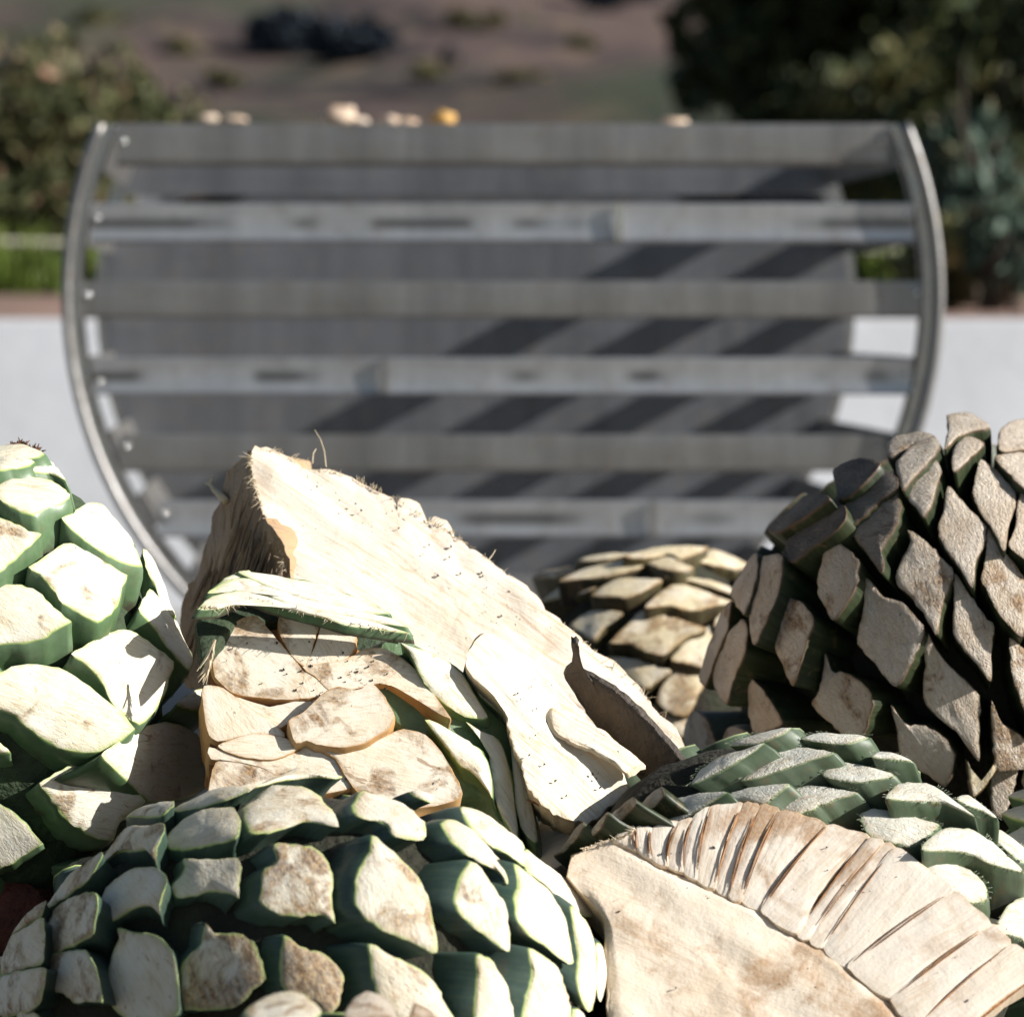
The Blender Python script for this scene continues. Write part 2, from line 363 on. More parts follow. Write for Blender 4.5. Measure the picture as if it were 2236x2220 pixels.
def plane_hit(px, py, p, N):
    D = ray(px, py); dn = D.dot(N); t = (p - CAM).dot(N) / dn
    return CAM + D * t
def leaf_mesh(root, pts, p, N, a, mat, L, dome, spines=0, name='leaf_base', flare=.1, label=None, rough=.0008, n=None, cen=None, rings=None, relief=None, fdir=None, bumpy=1.0, bend=0.0):
    per = sum(math.hypot(pts[i][0] - pts[i - 1][0], pts[i][1] - pts[i - 1][1]) for i in range(len(pts)))
    n = n or max(22, min(44, int(per / 9)))
    out2 = resample(pts, n)
    cx, cy = cen or centroid(out2)
    n = len(out2)
    O = [plane_hit(x, y, p, N) for x, y in out2]; C = plane_hit(cx, cy, p, N)
    e1 = (O[0] - C); e1 = (e1 - N * e1.dot(N)).normalized()
    if fdir is not None: e1 = (Vector(fdir) - N * N.dot(Vector(fdir))).normalized()
    e2 = N.cross(e1)
    seed = Vector((random.random() * 50, random.random() * 50, 0))
    O = [q + (q - C).normalized() * (noise.noise(q * 160 + seed) * rough * 1.6 + noise.noise(q * 420 + seed) * rough) for q in O]
    hw = max(1, n // 12); OS = [sum((O[(k + j) % n] for j in range(-hw, hw + 1)), Vector()) / (2 * hw + 1) for k in range(n)]
    V = []; UV = []; PL = []; F = []
    def put(q, r, sv):
        V.append(q); UV.append((r, sv)); dlt = q - C; PL.append((dlt.dot(e1), dlt.dot(e2)))
    rl = rings or [.3, .58, .8, .93, 1.0]
    size = sum((q - C).length for q in O) / n
    tw = noise.noise(seed) * .10
    def rel(q, r):
        h = dome * (1 - r * r) + (noise.noise(q * 45 + seed) * .0016 + noise.noise(q * 130 + seed) * .0006) * bumpy
        if r > .97: h -= .0008 * bumpy
        if relief: h += relief(q, r)
        return h
    put(C + N * rel(C, 0), 0, 0)
    for r in rl:
        for k, q in enumerate(O):
            wk = max(0, min(1, (r - .72) / .26)); w = C + (OS[k].lerp(q, wk * wk) - C) * r
            put(w + N * rel(w, r), r, k / n)
    for k in range(n): F.append((0, 1 + k, 1 + (k + 1) % n))
    for i in range(len(rl) - 1):
        b0 = 1 + i * n; b1 = b0 + n
        for k in range(n): F.append((b0 + k, b1 + k, b1 + (k + 1) % n, b0 + (k + 1) % n))
    last = 1 + (len(rl) - 1) * n
    sb = len(V)
    ss = [0.0, .06, .25, .6, 1.0]
    for si, s_ in enumerate(ss):
        for k, q in enumerate(O):
            base = Vector(V[last + k]) if si == 0 else q - N * .0008
            f = 1 + flare * s_
            w = C + (base - C) * f - a * (L * s_) - N * (bend * L * s_ * s_)
            if 0 < si: w += (q - C).normalized() * (.0012 + .002 * noise.noise(w * 60 + seed))
            put(w, 1.001 + s_, k / n)
    for i in range(len(ss) - 1):
        b0 = sb + i * n; b1 = b0 + n
        for k in range(n): F.append((b0 + k, b1 + k, b1 + (k + 1) % n, b0 + (k + 1) % n))
    # orientation: outline may be clockwise
    area = sum(out2[i][0] * out2[(i + 1) % n][1] - out2[(i + 1) % n][0] * out2[i][1] for i in range(n))
    if area > 0: F = [tuple(reversed(f)) for f in F]
    if spines:
        for k in range(n):
            q = O[k]; dirv = (q - C).normalized()
            if dirv.z > .25 and spines < 2: continue
            for j in range(2):
                f = random.random(); q2 = q.lerp(O[(k + 1) % n], f); tn = (O[(k + 1) % n] - q).normalized()
                b0 = len(V); ln = .002 + .004 * random.random()
                put(q2 - tn * .0007, 1.3, .1); put(q2 + tn * .0007, 1.3, .1); put(q2 + dirv * ln + tn * ln * random.uniform(-.4, .4) + N * .001, .8, .1)
                F.append((b0, b0 + 1, b0 + 2))
    o = meshobj(name, V, F, mat, root, True, {'UVMap': UV, 'plane': PL})
    if label: o['label'] = label
    return o

def fill_leaves(ag, size, mat, cond, name='leaf_bases', L=.06, count=None):
    """the sides of a heart that the camera does not see: one joined part"""
    n = count or int(4 * math.pi * ag.R * (ag.R + ag.H) / 2 / (size * size * .80))
    V = []; F = []; UV = []; PL = []
    for i in range(n):
        z = 1 - 2 * (i + .5) / n; ph = i * 2.399963
        rr = math.sqrt(1 - z * z); q = Vector((rr * math.cos(ph), rr * math.sin(ph), z))
        p = ag.c + ag.frm(q)
        nn = (ag.A @ Vector((q.x / ag.R, q.y / ag.R, q.z / ag.H))).normalized()
        if not cond(p, nn): continue
        t = ag.ap - nn * nn.dot(ag.ap)
        if t.length < .08: t = nn.orthogonal()
        t.normalize(); u = t.cross(nn).normalized(); N = (nn + t * .3).normalized(); w = u.cross(N) * -1
        if w.dot(t) < 0: w = -w
        a = (nn + t * .38).normalized(); p = p - nn * .004; b0 = len(V); K = 12
        sw = size * random.uniform(.5, .6); sh = size * random.uniform(.34, .44)
        V.append(p + N * .003); UV.append((0, 0)); PL.append((i * .3, 0))
        for ri, (rs, off) in enumerate(((.8, .002), (1.0, 0), (1.0, 0), (1.06, -.2), (1.15, -1))):
            for k in range(K):
                th = 2 * math.pi * k / K
                cu = math.copysign(abs(math.cos(th)) ** 1.25, math.cos(th)); cv = math.copysign(abs(math.sin(th)) ** .9, math.sin(th))
                q3 = p + (u * cu * sw + w * (cv * sh + .12 * sw * cu * abs(cu))) * rs
                q3 += (N * off if off > 0 else a * (off * L)) + N * noise.noise(q3 * 50) * .002
                V.append(q3); UV.append(((.8, 1, 1.001, 1.2, 2)[ri], k / K)); PL.append((i * .3 + cu * sw, cv * sh))
        for k in range(K): F.append((b0, b0 + 1 + k, b0 + 1 + (k + 1) % K))
        for ri in (0, 2, 3):
            for k in range(K):
                c0 = b0 + 1 + ri * K; F.append((c0 + k, c0 + K + k, c0 + K + (k + 1) % K, c0 + (k + 1) % K))
    if not V: return None
    o = meshobj(name, V, F, mat, ag.root, True, {'UVMap': UV, 'plane': PL}); o['kind'] = 'stuff'
    return o
def unseen(p, n):
    v = (CAM - p).normalized(); r = p - CAM; d = r.dot(FWD)
    px = 1118 + FPX * r.dot(RGT) / d; py = 1110 - FPX * r.dot(UPV) / d
    return n.dot(v) < -.42 or px < -60 or px > 2290 or py > 2290
def fibres(name, pts, count, ln, mat, parent, dirv=None, spread=.6, th=.00035):
    mb = MB(); pts = [Vector(p) for p in pts]
    for i in range(count):
        k = random.randrange(len(pts) - 1); q = pts[k].lerp(pts[k + 1], random.random())
        dv = (Vector(dirv) if dirv is not None else Vector((0, 0, 1))) + Vector((random.uniform(-1, 1), random.uniform(-1, 1), random.uniform(-1, 1))) * spread
        dv.normalize(); l = ln * random.uniform(.3, 1.3); bend = Vector((random.uniform(-1, 1), random.uniform(-1, 1), random.uniform(-1, .3))) * l * .4
        mb.tube([q - dv * .002, q + dv * l * .5 + bend * .25, q + dv * l + bend], [th, th * .8, th * .3], 4, False)
    o = mb.build(name, mat, parent, True); o['kind'] = 'stuff'; return o

# ------------------------------------------------------------------ setting
def grid(name, x0, x1, y0, y1, nx, ny, zf, mat):
    V = []; F = []
    for j in range(ny + 1):
        for i in range(nx + 1):
            x = x0 + (x1 - x0) * i / nx; y = y0 + (y1 - y0) * j / ny; V.append((x, y, zf(x, y)))
    for j in range(ny):
        for i in range(nx): a = j * (nx + 1) + i; F.append((a, a + 1, a + nx + 2, a + nx + 1))
    return meshobj(name, V, F, mat)
gr = grid('ground', -400, 400, -300, 11.15, 8, 8, lambda x, y: 0.0, M_GROUND); tag(gr, kind='structure')
mb = MB(); mb.box((0, 3.25, .03), (3.6, 2.3, .14)); slab = mb.build('concrete_slab', M_SLAB); tag(slab, kind='structure')

def hill_z(x, y):
    if y < 11.3: return .86
    d = y - 11.3
    z = CZ - .01 + .045 * min(d, 5) + .03 * max(0, min(d - 6, 25))
    if d > 31: z += .125 * (d - 31) * min(1, (d - 31) / 30)
    z += min(1, d / 60) * (2.6 * noise.noise(Vector((x * .018, y * .018, 1.3))) + 1.3 * noise.noise(Vector((x * .06, y * .05, 4.2))) + 1.1 * noise.noise(Vector((x * .16, y * .10, 7.2))) + .5 * noise.noise(Vector((x * .4, y * .3, 2.2))))
    return z + .05 * noise.noise(Vector((x * .8, y * .8, 0)))
def hill_mat():
    m, nt, b = newmat('hillside'); g = NG(nt); tc = g.n('ShaderNodeTexCoord').outputs['Object']
    sp = g.n('ShaderNodeSeparateXYZ', {0: tc}); y = sp.outputs[1]
    far = g.mapv(tc, (1, .35, 1)); n1 = g.noise(far, .11, 5, .62); n2 = g.noise(far, .45, 5, .65); n3 = g.noise(far, .05, 3, .5)
    c = g.mix(g.ramp(n1, .42, .58), c4(.112, .080, .072), c4(.048, .040, .040))
    c = g.mix(g.math('MULTIPLY', g.ramp(n2, .52, .62), .85), c, c4(.145, .105, .08))
    c = g.mix(g.math('MULTIPLY', g.ramp(n3, .5, .62), .65), c, c4(.050, .070, .040))
    c = g.mix(g.math('MULTIPLY', g.ramp(g.noise(far, .3, 4, .6), .58, .68), .7), c, c4(.042, .055, .032))
    near = g.mix(g.ramp(g.noise(tc, 2.2, 4, .6), .4, .6), c4(.30, .20, .16), c4(.22, .15, .12))
    c = g.mix(g.ramp(y, 13.9, 15.2), near, c)
    nt.links.new(c, b.inputs['Base Color']); b.inputs['Roughness'].default_value = .95; b.inputs['Specular IOR Level'].default_value = .1
    return m
hl = grid('hillside', -260, 260, 11.3, 420, 150, 170, hill_z, hill_mat()); tag(hl, kind='structure')

V = []; F = []
for x in (-36, 36):
    V += [(x, 10.5, -.05), (x, 11.05, CZ - .02), (x, 11.08, CZ - .003), (x, 11.30, CZ - .003), (x, 11.30, -.05)]
F = [(0, 1, 6, 5), (1, 2, 7, 6), (2, 3, 8, 7), (3, 4, 9, 8), (4, 0, 5, 9), (4, 3, 2, 1, 0), (5, 6, 7, 8, 9)]
wl = meshobj('retaining_wall', V, F, M_WALL, None, False); tag(wl, 'low white rendered retaining wall with a leaning face behind the steel cart', 'wall')

# rope fence behind the wall
rf = empty('rope_fence', (0, 15.0, hill_z(0, 15))); tag(rf, 'pale rope strung between thin posts above the white wall', 'fence')
mb = MB(); pts = []
for i in range(61):
    x = -9 + 18 * i / 60; pts.append((x, 15.0, CZ + .355 - .010 * x - .04 * abs(math.sin(x * math.pi / 3.6))))
mb.tube(pts, .017, 8); mb.build('rope', M_ROPE, rf)
for x in (-7.2, -3.6, 3.6, 7.2):
    mb = MB(); z0 = hill_z(x, 15); mb.tube([(x, 15, z0 - .1), (x, 15, CZ + .41 - .01 * x)], .025, 8); mb.build('post', M_POST, rf)

# ------------------------------------------------------------------ vegetation
def leafcol(name, a, b_, c_=None, tr=.0):
    m, nt, b = newmat(name); g = NG(nt); tc = g.n('ShaderNodeTexCoord').outputs['Object']
    c = g.mix(g.ramp(g.noise(tc, 3.0, 3, .6), .38, .62), c4(*a), c4(*b_))
    if c_: c = g.mix(g.ramp(g.noise(tc, 5.5, 3, .6), .56, .66), c, c4(*c_))
    nt.links.new(c, b.inputs['Base Color']); b.inputs['Roughness'].default_value = .6; b.inputs['Specular IOR Level'].default_value = .25
    return m
L_DARK = leafcol('foliage_dark', (.020, .030, .010), (.042, .056, .018), (.13, .13, .04))
L_DARK2 = leafcol('far_foliage_and_shadow', (.030, .042, .058), (.036, .050, .068))  # far trees, and the clumps that stand in for the hillside shadow
L_OLIVE = leafcol('foliage_olive', (.070, .080, .026), (.105, .100, .036), (.20, .15, .065))
L_REDDISH = leafcol('foliage_reddish', (.12, .115, .05), (.085, .10, .04), (.26, .13, .085))
L_BLUE = leafcol('foliage_blue', (.085, .125, .095), (.060, .095, .065), (.17, .15, .085))
L_GRASS = leafcol('grass_blades', (.075, .115, .012), (.10, .135, .015), (.045, .075, .010))
M_BARK = plain('bark', (.06, .045, .03), .9, 8, .5, bscale=30, bump=.5)
def crown(name, cen, rad, n, size, mat, parent, shell=.55, seed=0, up=.0, asp=1.6):
    rnd = random.Random(seed); V = []; F = []; cen = Vector(cen); clumps = []
    for i in range(max(7, n // 110)):
        while True:
            q = Vector((rnd.uniform(-1, 1), rnd.uniform(-1, 1), rnd.uniform(-1, 1)))
            if .25 < q.length < 1: break
        clumps.append((q * .82, rnd.uniform(.22, .42)))
    for i in range(n):
        q, cr_ = rnd.choice(clumps)
        d = Vector((rnd.gauss(0, 1), rnd.gauss(0, 1), rnd.gauss(0, 1))); d.normalize()
        d = q + d * cr_ * rnd.uniform(.5, 1) ** .5
        p = cen + Vector((d.x * rad[0], d.y * rad[1], d.z * rad[2]))
        a = Vector((rnd.uniform(-1, 1), rnd.uniform(-1, 1), rnd.uniform(-1, 1) + up)).normalized(); b_ = a.orthogonal().normalized()
        b_ = (Matrix.Rotation(rnd.uniform(0, 6.28), 3, a) @ b_); s = size * rnd.uniform(.6, 1.4); k = len(V)
        V += [p - a * s * asp * .5, p + b_ * s * .5, p + a * s * asp * .5 + a.cross(b_) * s * .2, p - b_ * s * .5]; F.append((k, k + 1, k + 2, k + 3))
    return meshobj(name, V, F, mat, parent, False)
def tree(name, x, y, h, rad, n, size, mat, label, cat='tree', group=None, trunk=.12, seed=0, zc=None):
    z = hill_z(x, y); r = empty(name, (x, y, z)); tag(r, label, cat, group)
    cz = z + h - rad[2] if zc is None else zc
    mb = MB(); mb.tube([(x, y, z - .3), (x + .1 * rad[0], y, z + (cz - z) * .5), (x, y, cz)], [trunk, trunk * .8, trunk * .5], 10)
    rnd = random.Random(seed)
    for i in range(6):
        th = rnd.uniform(0, 6.28); e = Vector((x, y, cz)) + Vector((math.cos(th) * rad[0] * .6, math.sin(th) * rad[1] * .6, rad[2] * rnd.uniform(-.2, .6)))
        s0 = Vector((x, y, z + (cz - z) * rnd.uniform(.6, 1))); mb.tube([s0, (s0 + e) / 2 + Vector((0, 0, .1 * rad[2])), e], [trunk * .45, trunk * .3, trunk * .12], 6)
    mb.build('trunk', M_BARK, r, True)
    crown('crown', (x, y, cz), rad, n, size, mat, r, seed=seed); return r
def bush(name, x, y, h, rad, n, size, mat, label, cat='shrub', group=None, seed=0, stems=5):
    z = hill_z(x, y); r = empty(name, (x, y, z)); tag(r, label, cat, group); rnd = random.Random(seed); mb = MB()
    for i in range(stems):
        e = Vector((x + rnd.uniform(-.7, .7) * rad[0], y + rnd.uniform(-.6, .6) * rad[1], z + h * rnd.uniform(.5, .9)))
        s0 = Vector((x + rnd.uniform(-.15, .15), y, z - .1)); mb.tube([s0, (s0 + e) / 2 + Vector((rnd.uniform(-.1, .1), 0, .1)), e], [.03, .02, .008], 6)
    mb.build('stem', M_BARK, r, True); crown('foliage', (x, y, z + h * .5), (rad[0], rad[1], h * .52), n, size, mat, r, seed=seed, up=.6, asp=2.2); return r
def wx(px, d): return (px - 1118) / FPX * d
def wz(py, d): p = at(1118, py, d); return p.z
# big dark trees upper right
tree('dark_tree', wx(1860, 34), 34, 5.5, (1.9, 2.0, 2.6), 9000, .15, L_DARK, 'big dark leafy tree filling the upper right corner', trunk=.22, seed=3, zc=wz(-60, 34))
tree('dark_tree', wx(2330, 31), 31, 5.0, (1.7, 1.8, 2.4), 7000, .14, L_DARK, 'dark tree rising behind the bluish leafy shrub at the right edge', trunk=.2, seed=4, zc=wz(40, 31))
tree('olive_tree', wx(1640, 36), 36, 3.6, (.95, 1.2, 1.25), 3000, .13, L_OLIVE, 'olive green tree at the left edge of the dark trees', trunk=.12, seed=5, zc=wz(70, 36))
bush('olive_shrub', wx(1760, 26), 26, 1.5, (.75, .6), 1800, .09, L_OLIVE, 'olive shrub just above the right end of the top slat', seed=6)
bush('olive_shrub', wx(2010, 24), 24, 1.75, (.85, .7), 2400, .09, L_OLIVE, 'yellowish olive shrub beside the right hoop of the cart', seed=8)
bush('dark_shrub', wx(1900, 25), 25.5, 1.7, (1.2, .8), 2600, .09, L_DARK, 'dark shrub behind the rope, seen through the cart sides', seed=18)
bush('olive_shrub', wx(2120, 18), 18, 1.15, (.5, .5), 1500, .07, L_OLIVE, 'olive shrub low behind the bluish plants at the right edge', seed=31)
bush('leafy_plant', wx(2165, 13.6), 13.6, 1.05, (.28, .4), 800, .06, L_BLUE, 'bluish green leafy plant standing tall at the right edge', cat='plant', seed=9)
bush('leafy_plant', wx(2050, 14.6), 14.2, .72, (.26, .4), 500, .05, L_BLUE, 'lower greyish leafy plant just right of the cart hoop', cat='plant', seed=10)
bush('dark_shrub', wx(2230, 16), 16.5, 1.6, (.55, .5), 1500, .07, L_DARK, 'dark shrub behind the tall bluish plant', seed=11)
bush('reddish_shrub', wx(90, 18.5), 18.5, 1.42, (.66, .55), 5600, .045, L_REDDISH, 'reddish green shrub at the left edge of the picture', seed=12)
bush('reddish_shrub', wx(320, 20), 20, 1.45, (.55, .5), 5600, .045, L_REDDISH, 'smaller green shrub above the left hoop of the cart', seed=13)
bush('olive_shrub', wx(230, 22), 22, 1.5, (1.0, .5), 2000, .08, L_OLIVE, 'olive shrub behind the two reddish shrubs on the left', seed=14)
bush('olive_shrub', wx(2010, 12.6), 12.6, .36, (.22, .25), 500, .05, L_OLIVE, 'low olive shrub growing on the wall top just right of the cart', seed=41)
bush('olive_shrub', wx(2190, 12.4), 12.4, .42, (.22, .25), 600, .05, L_BLUE, 'low greyish shrub on the wall top at the right edge', seed=42)
bush('dark_shrub', wx(2110, 13.0), 13.0, .40, (.2, .25), 500, .05, L_DARK, 'low dark shrub between the olive and greyish ones on the wall top', seed=43)
# far dark clumps; the wide pair is foliage standing in for a hillside shadow
def ground_y(px, py):
    y = 40.0
    while y < 300 and hill_z(wx(px, y), y) < wz(py, y): y += .5
    return y
def clump(px, pt, pb, wpx, n, label, seed):
    y = ground_y(px, pb); x = wx(px, y); zt, zb = wz(pt, y), wz(pb, y); h = (zt - zb) / 2; k = y / FPX
    r = empty('far_dark_clump', (x, y, hill_z(x, y))); tag(r, label, 'tree')
    mb = MB(); mb.tube([(x, y, hill_z(x, y) - .3), (x, y, zb + h)], [.2, .1], 8); mb.build('trunk', M_BARK, r, True)
    crown('crown', (x, y, zb + h), (wpx * k, wpx * k * .5, h), n, h * .32, L_DARK2, r, seed=seed)
clump(630, 28, 122, 92, 4200, 'left half of the wide blue-black shadow on the distant hillside, built as foliage', 15)
clump(770, 50, 142, 98, 4200, 'right half of the wide blue-black shadow on the distant hillside, built as foliage', 25)
clump(985, 100, 150, 26, 600, 'small blue-black tree alone on the hillside', 16)
clump(1330, -60, 30, 110, 1500, 'dark tree at the top edge beside the big dark trees', 17)
for i, (a, b_, c_) in enumerate([(930, 175, 60), (1130, 190, 80), (1280, 120, 60), (480, 190, 60), (1020, 60, 90), (220, 60, 70), (400, 120, 50)]):
    y = ground_y(a, b_); x = wx(a, y); k = y / FPX; z = hill_z(x, y); r = empty('scrub_bush', (x, y, z)); tag(r, ['olive scrub bush just above the top slat', 'low scrub bush above the right half of the cart', 'scrub bush on the hill next to the olive tree', 'scrub bush above the left part of the top slat', 'wide scrub bush high on the hill in the middle', 'scrub bush high on the hill at upper left', 'small scrub bush left of the blue-black hillside shadow'][i], 'shrub')
    mb = MB(); mb.tube([(x, y, z - .2), (x, y, z + 10 * k)], [.08, .04], 6); mb.build('stem', M_BARK, r, True)
    crown('foliage', (x, y, z + 12 * k), (c_ * k, c_ * k, 20 * k), 500, 9 * k, L_OLIVE, r, seed=60 + i)
# grass
def grass():
    rnd = random.Random(21); V = []; F = []
    for i in range(9000):
        x = rnd.uniform(-7, 7); y = rnd.uniform(14.3, 17.6); z = hill_z(x, y); h = rnd.uniform(.10, .36); th = rnd.uniform(0, 6.28); w = .012
        dx, dy = math.cos(th) * w, math.sin(th) * w; lx, ly = rnd.uniform(-.1, .1), rnd.uniform(-.1, .1); k = len(V)
        V += [(x - dx, y - dy, z - .02), (x + dx, y + dy, z - .02), (x + lx * .4, y + ly * .4, z + h * .6), (x + lx, y + ly, z + h)]; F += [(k, k + 1, k + 2), (k + 2, k + 1, k + 3)]
    o = meshobj('grass', V, F, L_GRASS, None, False); tag(o, 'bright green grass growing behind the rope', 'grass', kind='stuff')
grass()

# ------------------------------------------------------------------ steel cart
CC = Vector((wx(1098, 6.2), 6.2, wz(648, 6.2))); R = .831; TOP = .325; YAW = -.062
cart = empty('steel_cart', (CC.x, CC.y, 0)); tag(cart, 'round slatted stainless steel cart with two end hoops', 'cart')
def CX(z, r=R): return math.sqrt(max(r * r - z * z, 0))
def cp(x, y, z): return Vector((CC.x + x + YAW * y, CC.y + y, CC.z + z))
a0 = math.asin(TOP / R)
def ring(name, y, r0, r1, w, mat, z_top=TOP):
    a0 = math.asin(min(.99, z_top / r1)); V = []; F = []; n = 120
    for i in range(n + 1):
        a = math.pi - a0 + (math.pi + 2 * a0) * i / n
        for (r, yy) in ((r0, 0), (r1, 0), (r1, w), (r0, w)):
            V.append(cp(math.cos(a) * r, y + yy, math.sin(a) * r))
    for i in range(n):
        for k in range(4): F.append((i * 4 + k, i * 4 + (k + 1) % 4, i * 4 + 4 + (k + 1) % 4, i * 4 + 4 + k))
    F.append((0, 1, 2, 3)); F.append((n * 4 + 3, n * 4 + 2, n * 4 + 1, n * 4))
    return meshobj(name, V, F, mat, cart, False)
h1 = ring('hoop', 0, R - .020, R, .05, M_HOOP); ring('flange', .006, R - .036, R - .022, .010, M_HOOP); ring('flange', .040, R - .040, R - .022, .008, M_HOOP)
def rim(name, y, r, rad, mat, z_top=TOP):
    a0 = math.asin(min(.99, z_top / r)); mb = MB(); n = 140
    mb.tube([cp(math.cos(math.pi - a0 + (math.pi + 2 * a0) * i / n) * r, y, math.sin(math.pi - a0 + (math.pi + 2 * a0) * i / n) * r) for i in range(n + 1)], rad, 14); return mb.build(name, mat, cart, True)
rim('rim_tube', -.004, R - .010, .010, M_RIM); rim('rim_tube', .046, R - .034, .006, M_RIM)
LD = 1.0
ring('hoop', LD + .002, R - .012, R, .05, M_HOOP); ring('flange', LD + .004, R - .034, R - .014, .012, M_HOOP)
SL = [(.285, .080), (.138, .075), (-.005, .070), (-.150, .070), (-.295, .070), (-.420, .070), (-.560, .066), (-.690, .06)]
rb = random.Random(5)
for i, (z, h) in enumerate(SL):
    X = min(CX(z + h / 2, R - .036), CX(z - h / 2, R - .036))
    marked = i % 2 == 1
    mb = MB(); y0 = .016
    # slightly rolled strip: two shallow folds so that it catches the light unevenly
    V = []; F = []; n = 40; bw = -.0012 if not marked else .0025; prof = [(-h / 2, .010), (-h / 2, .0005), (-h * .46, 0), (-h * .25, bw * .7), (0, bw), (h * .25, bw * .7), (h * .46, 0), (h / 2, .0005), (h / 2, .010)]
    for k in range(n + 1):
        x = -X + 2 * X * k / n
        for (dz, dy) in prof:
            V.append(cp(x, y0 + dy + .0018 * noise.noise(Vector((x * 9, i * 3.1, dz * 20))), dz) - Vector((0, 0, CC.z)))
    m_ = len(prof)
    for k in range(n):
        for j in range(m_ - 1): F.append((k * m_ + j, (k + 1) * m_ + j, (k + 1) * m_ + j + 1, k * m_ + j + 1))
        F.append((k * m_ + m_ - 1, (k + 1) * m_ + m_ - 1, (k + 1) * m_, k * m_))
    F.append(tuple(range(m_))); F.append(tuple(n * m_ + j for j in range(m_))[::-1])
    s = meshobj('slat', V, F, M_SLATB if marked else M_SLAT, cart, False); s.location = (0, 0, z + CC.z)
    jx = {1: wx(1352, 6.2), 3: wx(840, 6.2), 5: wx(1428, 6.2)}.get(i)
    if jx is not None:
        mb = MB(); mb.box(cp(jx - CC.x, .009, z), (.012, .008, h * .98)); mb.build('weld_seam', M_BOLT if i == 1 else M_SLAT, s)
    for sx in (-1, 1):
        # bolts at the slat ends: small domes
        V = []; F = []; r = .0065; c = cp(sx * (X - .012), .012, z + rb.uniform(-.01, .015))
        for a in range(4):
            for k in range(10):
                th = math.pi / 2 * a / 3.001; V.append(c + Vector((math.cos(2 * math.pi * k / 10) * math.cos(th) * r, -math.sin(th) * r * .8, math.sin(2 * math.pi * k / 10) * math.cos(th) * r)))
        for a in range(3):
            for k in range(10): F.append((a * 10 + k, a * 10 + (k + 1) % 10, a * 10 + 10 + (k + 1) % 10, a * 10 + 10 + k))
        meshobj('bolt', V, F, M_BOLT, s)
# bars joining the two hoops along both sides
for sx in (-1, 1):
    for (z, h) in SL:
        r = R - .024; a = math.atan2(z, sx * CX(z, r)); c = Vector((math.cos(a) * r, 0, math.sin(a) * r)); t = Vector((-math.sin(a), 0, math.cos(a))); nn = Vector((math.cos(a), 0, math.sin(a)))
        V = []
        for y in (.055, LD - .004):
            for (u, w) in ((-h * .5, 0), (h * .5, 0), (h * .5, -.008), (-h * .5, -.008)):
                q = c + t * u + nn * w; V.append(cp(q.x, y, q.z))
        F = [(0, 1, 5, 4), (1, 2, 6, 5), (2, 3, 7, 6), (3, 0, 4, 7), (3, 2, 1, 0), (4, 5, 6, 7)]
        meshobj('side_bar', V, F, M_SLAT, cart, False)
# end plate between the hoops: upper strip, gap, main sheet
def disc(name, y, z0, z1, r, mat, th=.006):
    V = []; n = 48; top = []
    if z1 < r:
        aa = math.asin(max(-1, min(1, z1 / r)))
    bb = math.asin(max(-1, min(1, z0 / r)))
    L_ = [(math.cos(math.pi - (bb + (aa - bb) * k / n)) * r, math.sin(bb + (aa - bb) * k / n) * r) for k in range(n + 1)]
    Rr = [(-x, z) for x, z in L_]
    for k in range(n + 1):
        for (x, z) in (L_[k], Rr[k]):
            for yy in (0, th): V.append(cp(x, y + yy, z))
    F = []
    for k in range(n):
        a = k * 4
        F += [(a, a + 2, a + 6, a + 4), (a + 1, a + 5, a + 7, a + 3), (a, a + 4, a + 5, a + 1), (a + 2, a + 3, a + 7, a + 6)]
    F += [(0, 1, 3, 2), (n * 4, n * 4 + 2, n * 4 + 3, n * 4 + 1)]
    return meshobj(name, V, F, mat, cart, False)
disc('end_plate', LD - .012, -R + .05, .205, R - .020, M_PLATE)
disc('top_rail', LD - .035, .226, .312, R - .030, M_PLATE, .02)
# trough behind the plate
V = []; F = []; n = 60; r = R - .05; YB = LD + 1.1
for i in range(n + 1):
    a = math.pi - a0 + (math.pi + 2 * a0) * i / n
    for (rr, y) in ((r, LD + .052), (r, YB), (r - .006, YB), (r - .006, LD + .052)): V.append(cp(math.cos(a) * rr, y, math.sin(a) * rr))
for i in range(n):
    for k in range(4): F.append((i * 4 + k, i * 4 + (k + 1) % 4, i * 4 + 4 + (k + 1) % 4, i * 4 + 4 + k))
meshobj('trough', V, F, M_PLATE, cart, True)
disc('back_plate', YB - .004, -R + .05, TOP - .01, R - .057, M_PLATE)
# undercarriage
mb = MB()
for sx in (-.45, .45): mb.box(cp(sx, 1.0, -.79), (.06, 2.0, .07))
for y in (.1, 1.9): mb.box(cp(0, y, -.795), (.84, .06, .06))
mb.build('chassis', M_HOOP, cart)
for sx in (-.45, .45):
    for y in (.25, 1.75):
        mb = MB(); c = cp(sx, y, -.98 + .115 + (0.98 - CC.z)); c.z = .115
        pts = [c + Vector((d, 0, 0)) for d in (-.025, -.02, .02, .025)]; mb.tube(pts, [.10, .115, .115, .10], 24); w = mb.build('wheel', M_RUBBER, cart, True)
        mb = MB(); mb.box((c.x, c.y, (c.z + CC.z - .79) / 2), (.062, .05, CC.z - .79 - c.z)); mb.build('wheel_fork', M_HOOP, w)
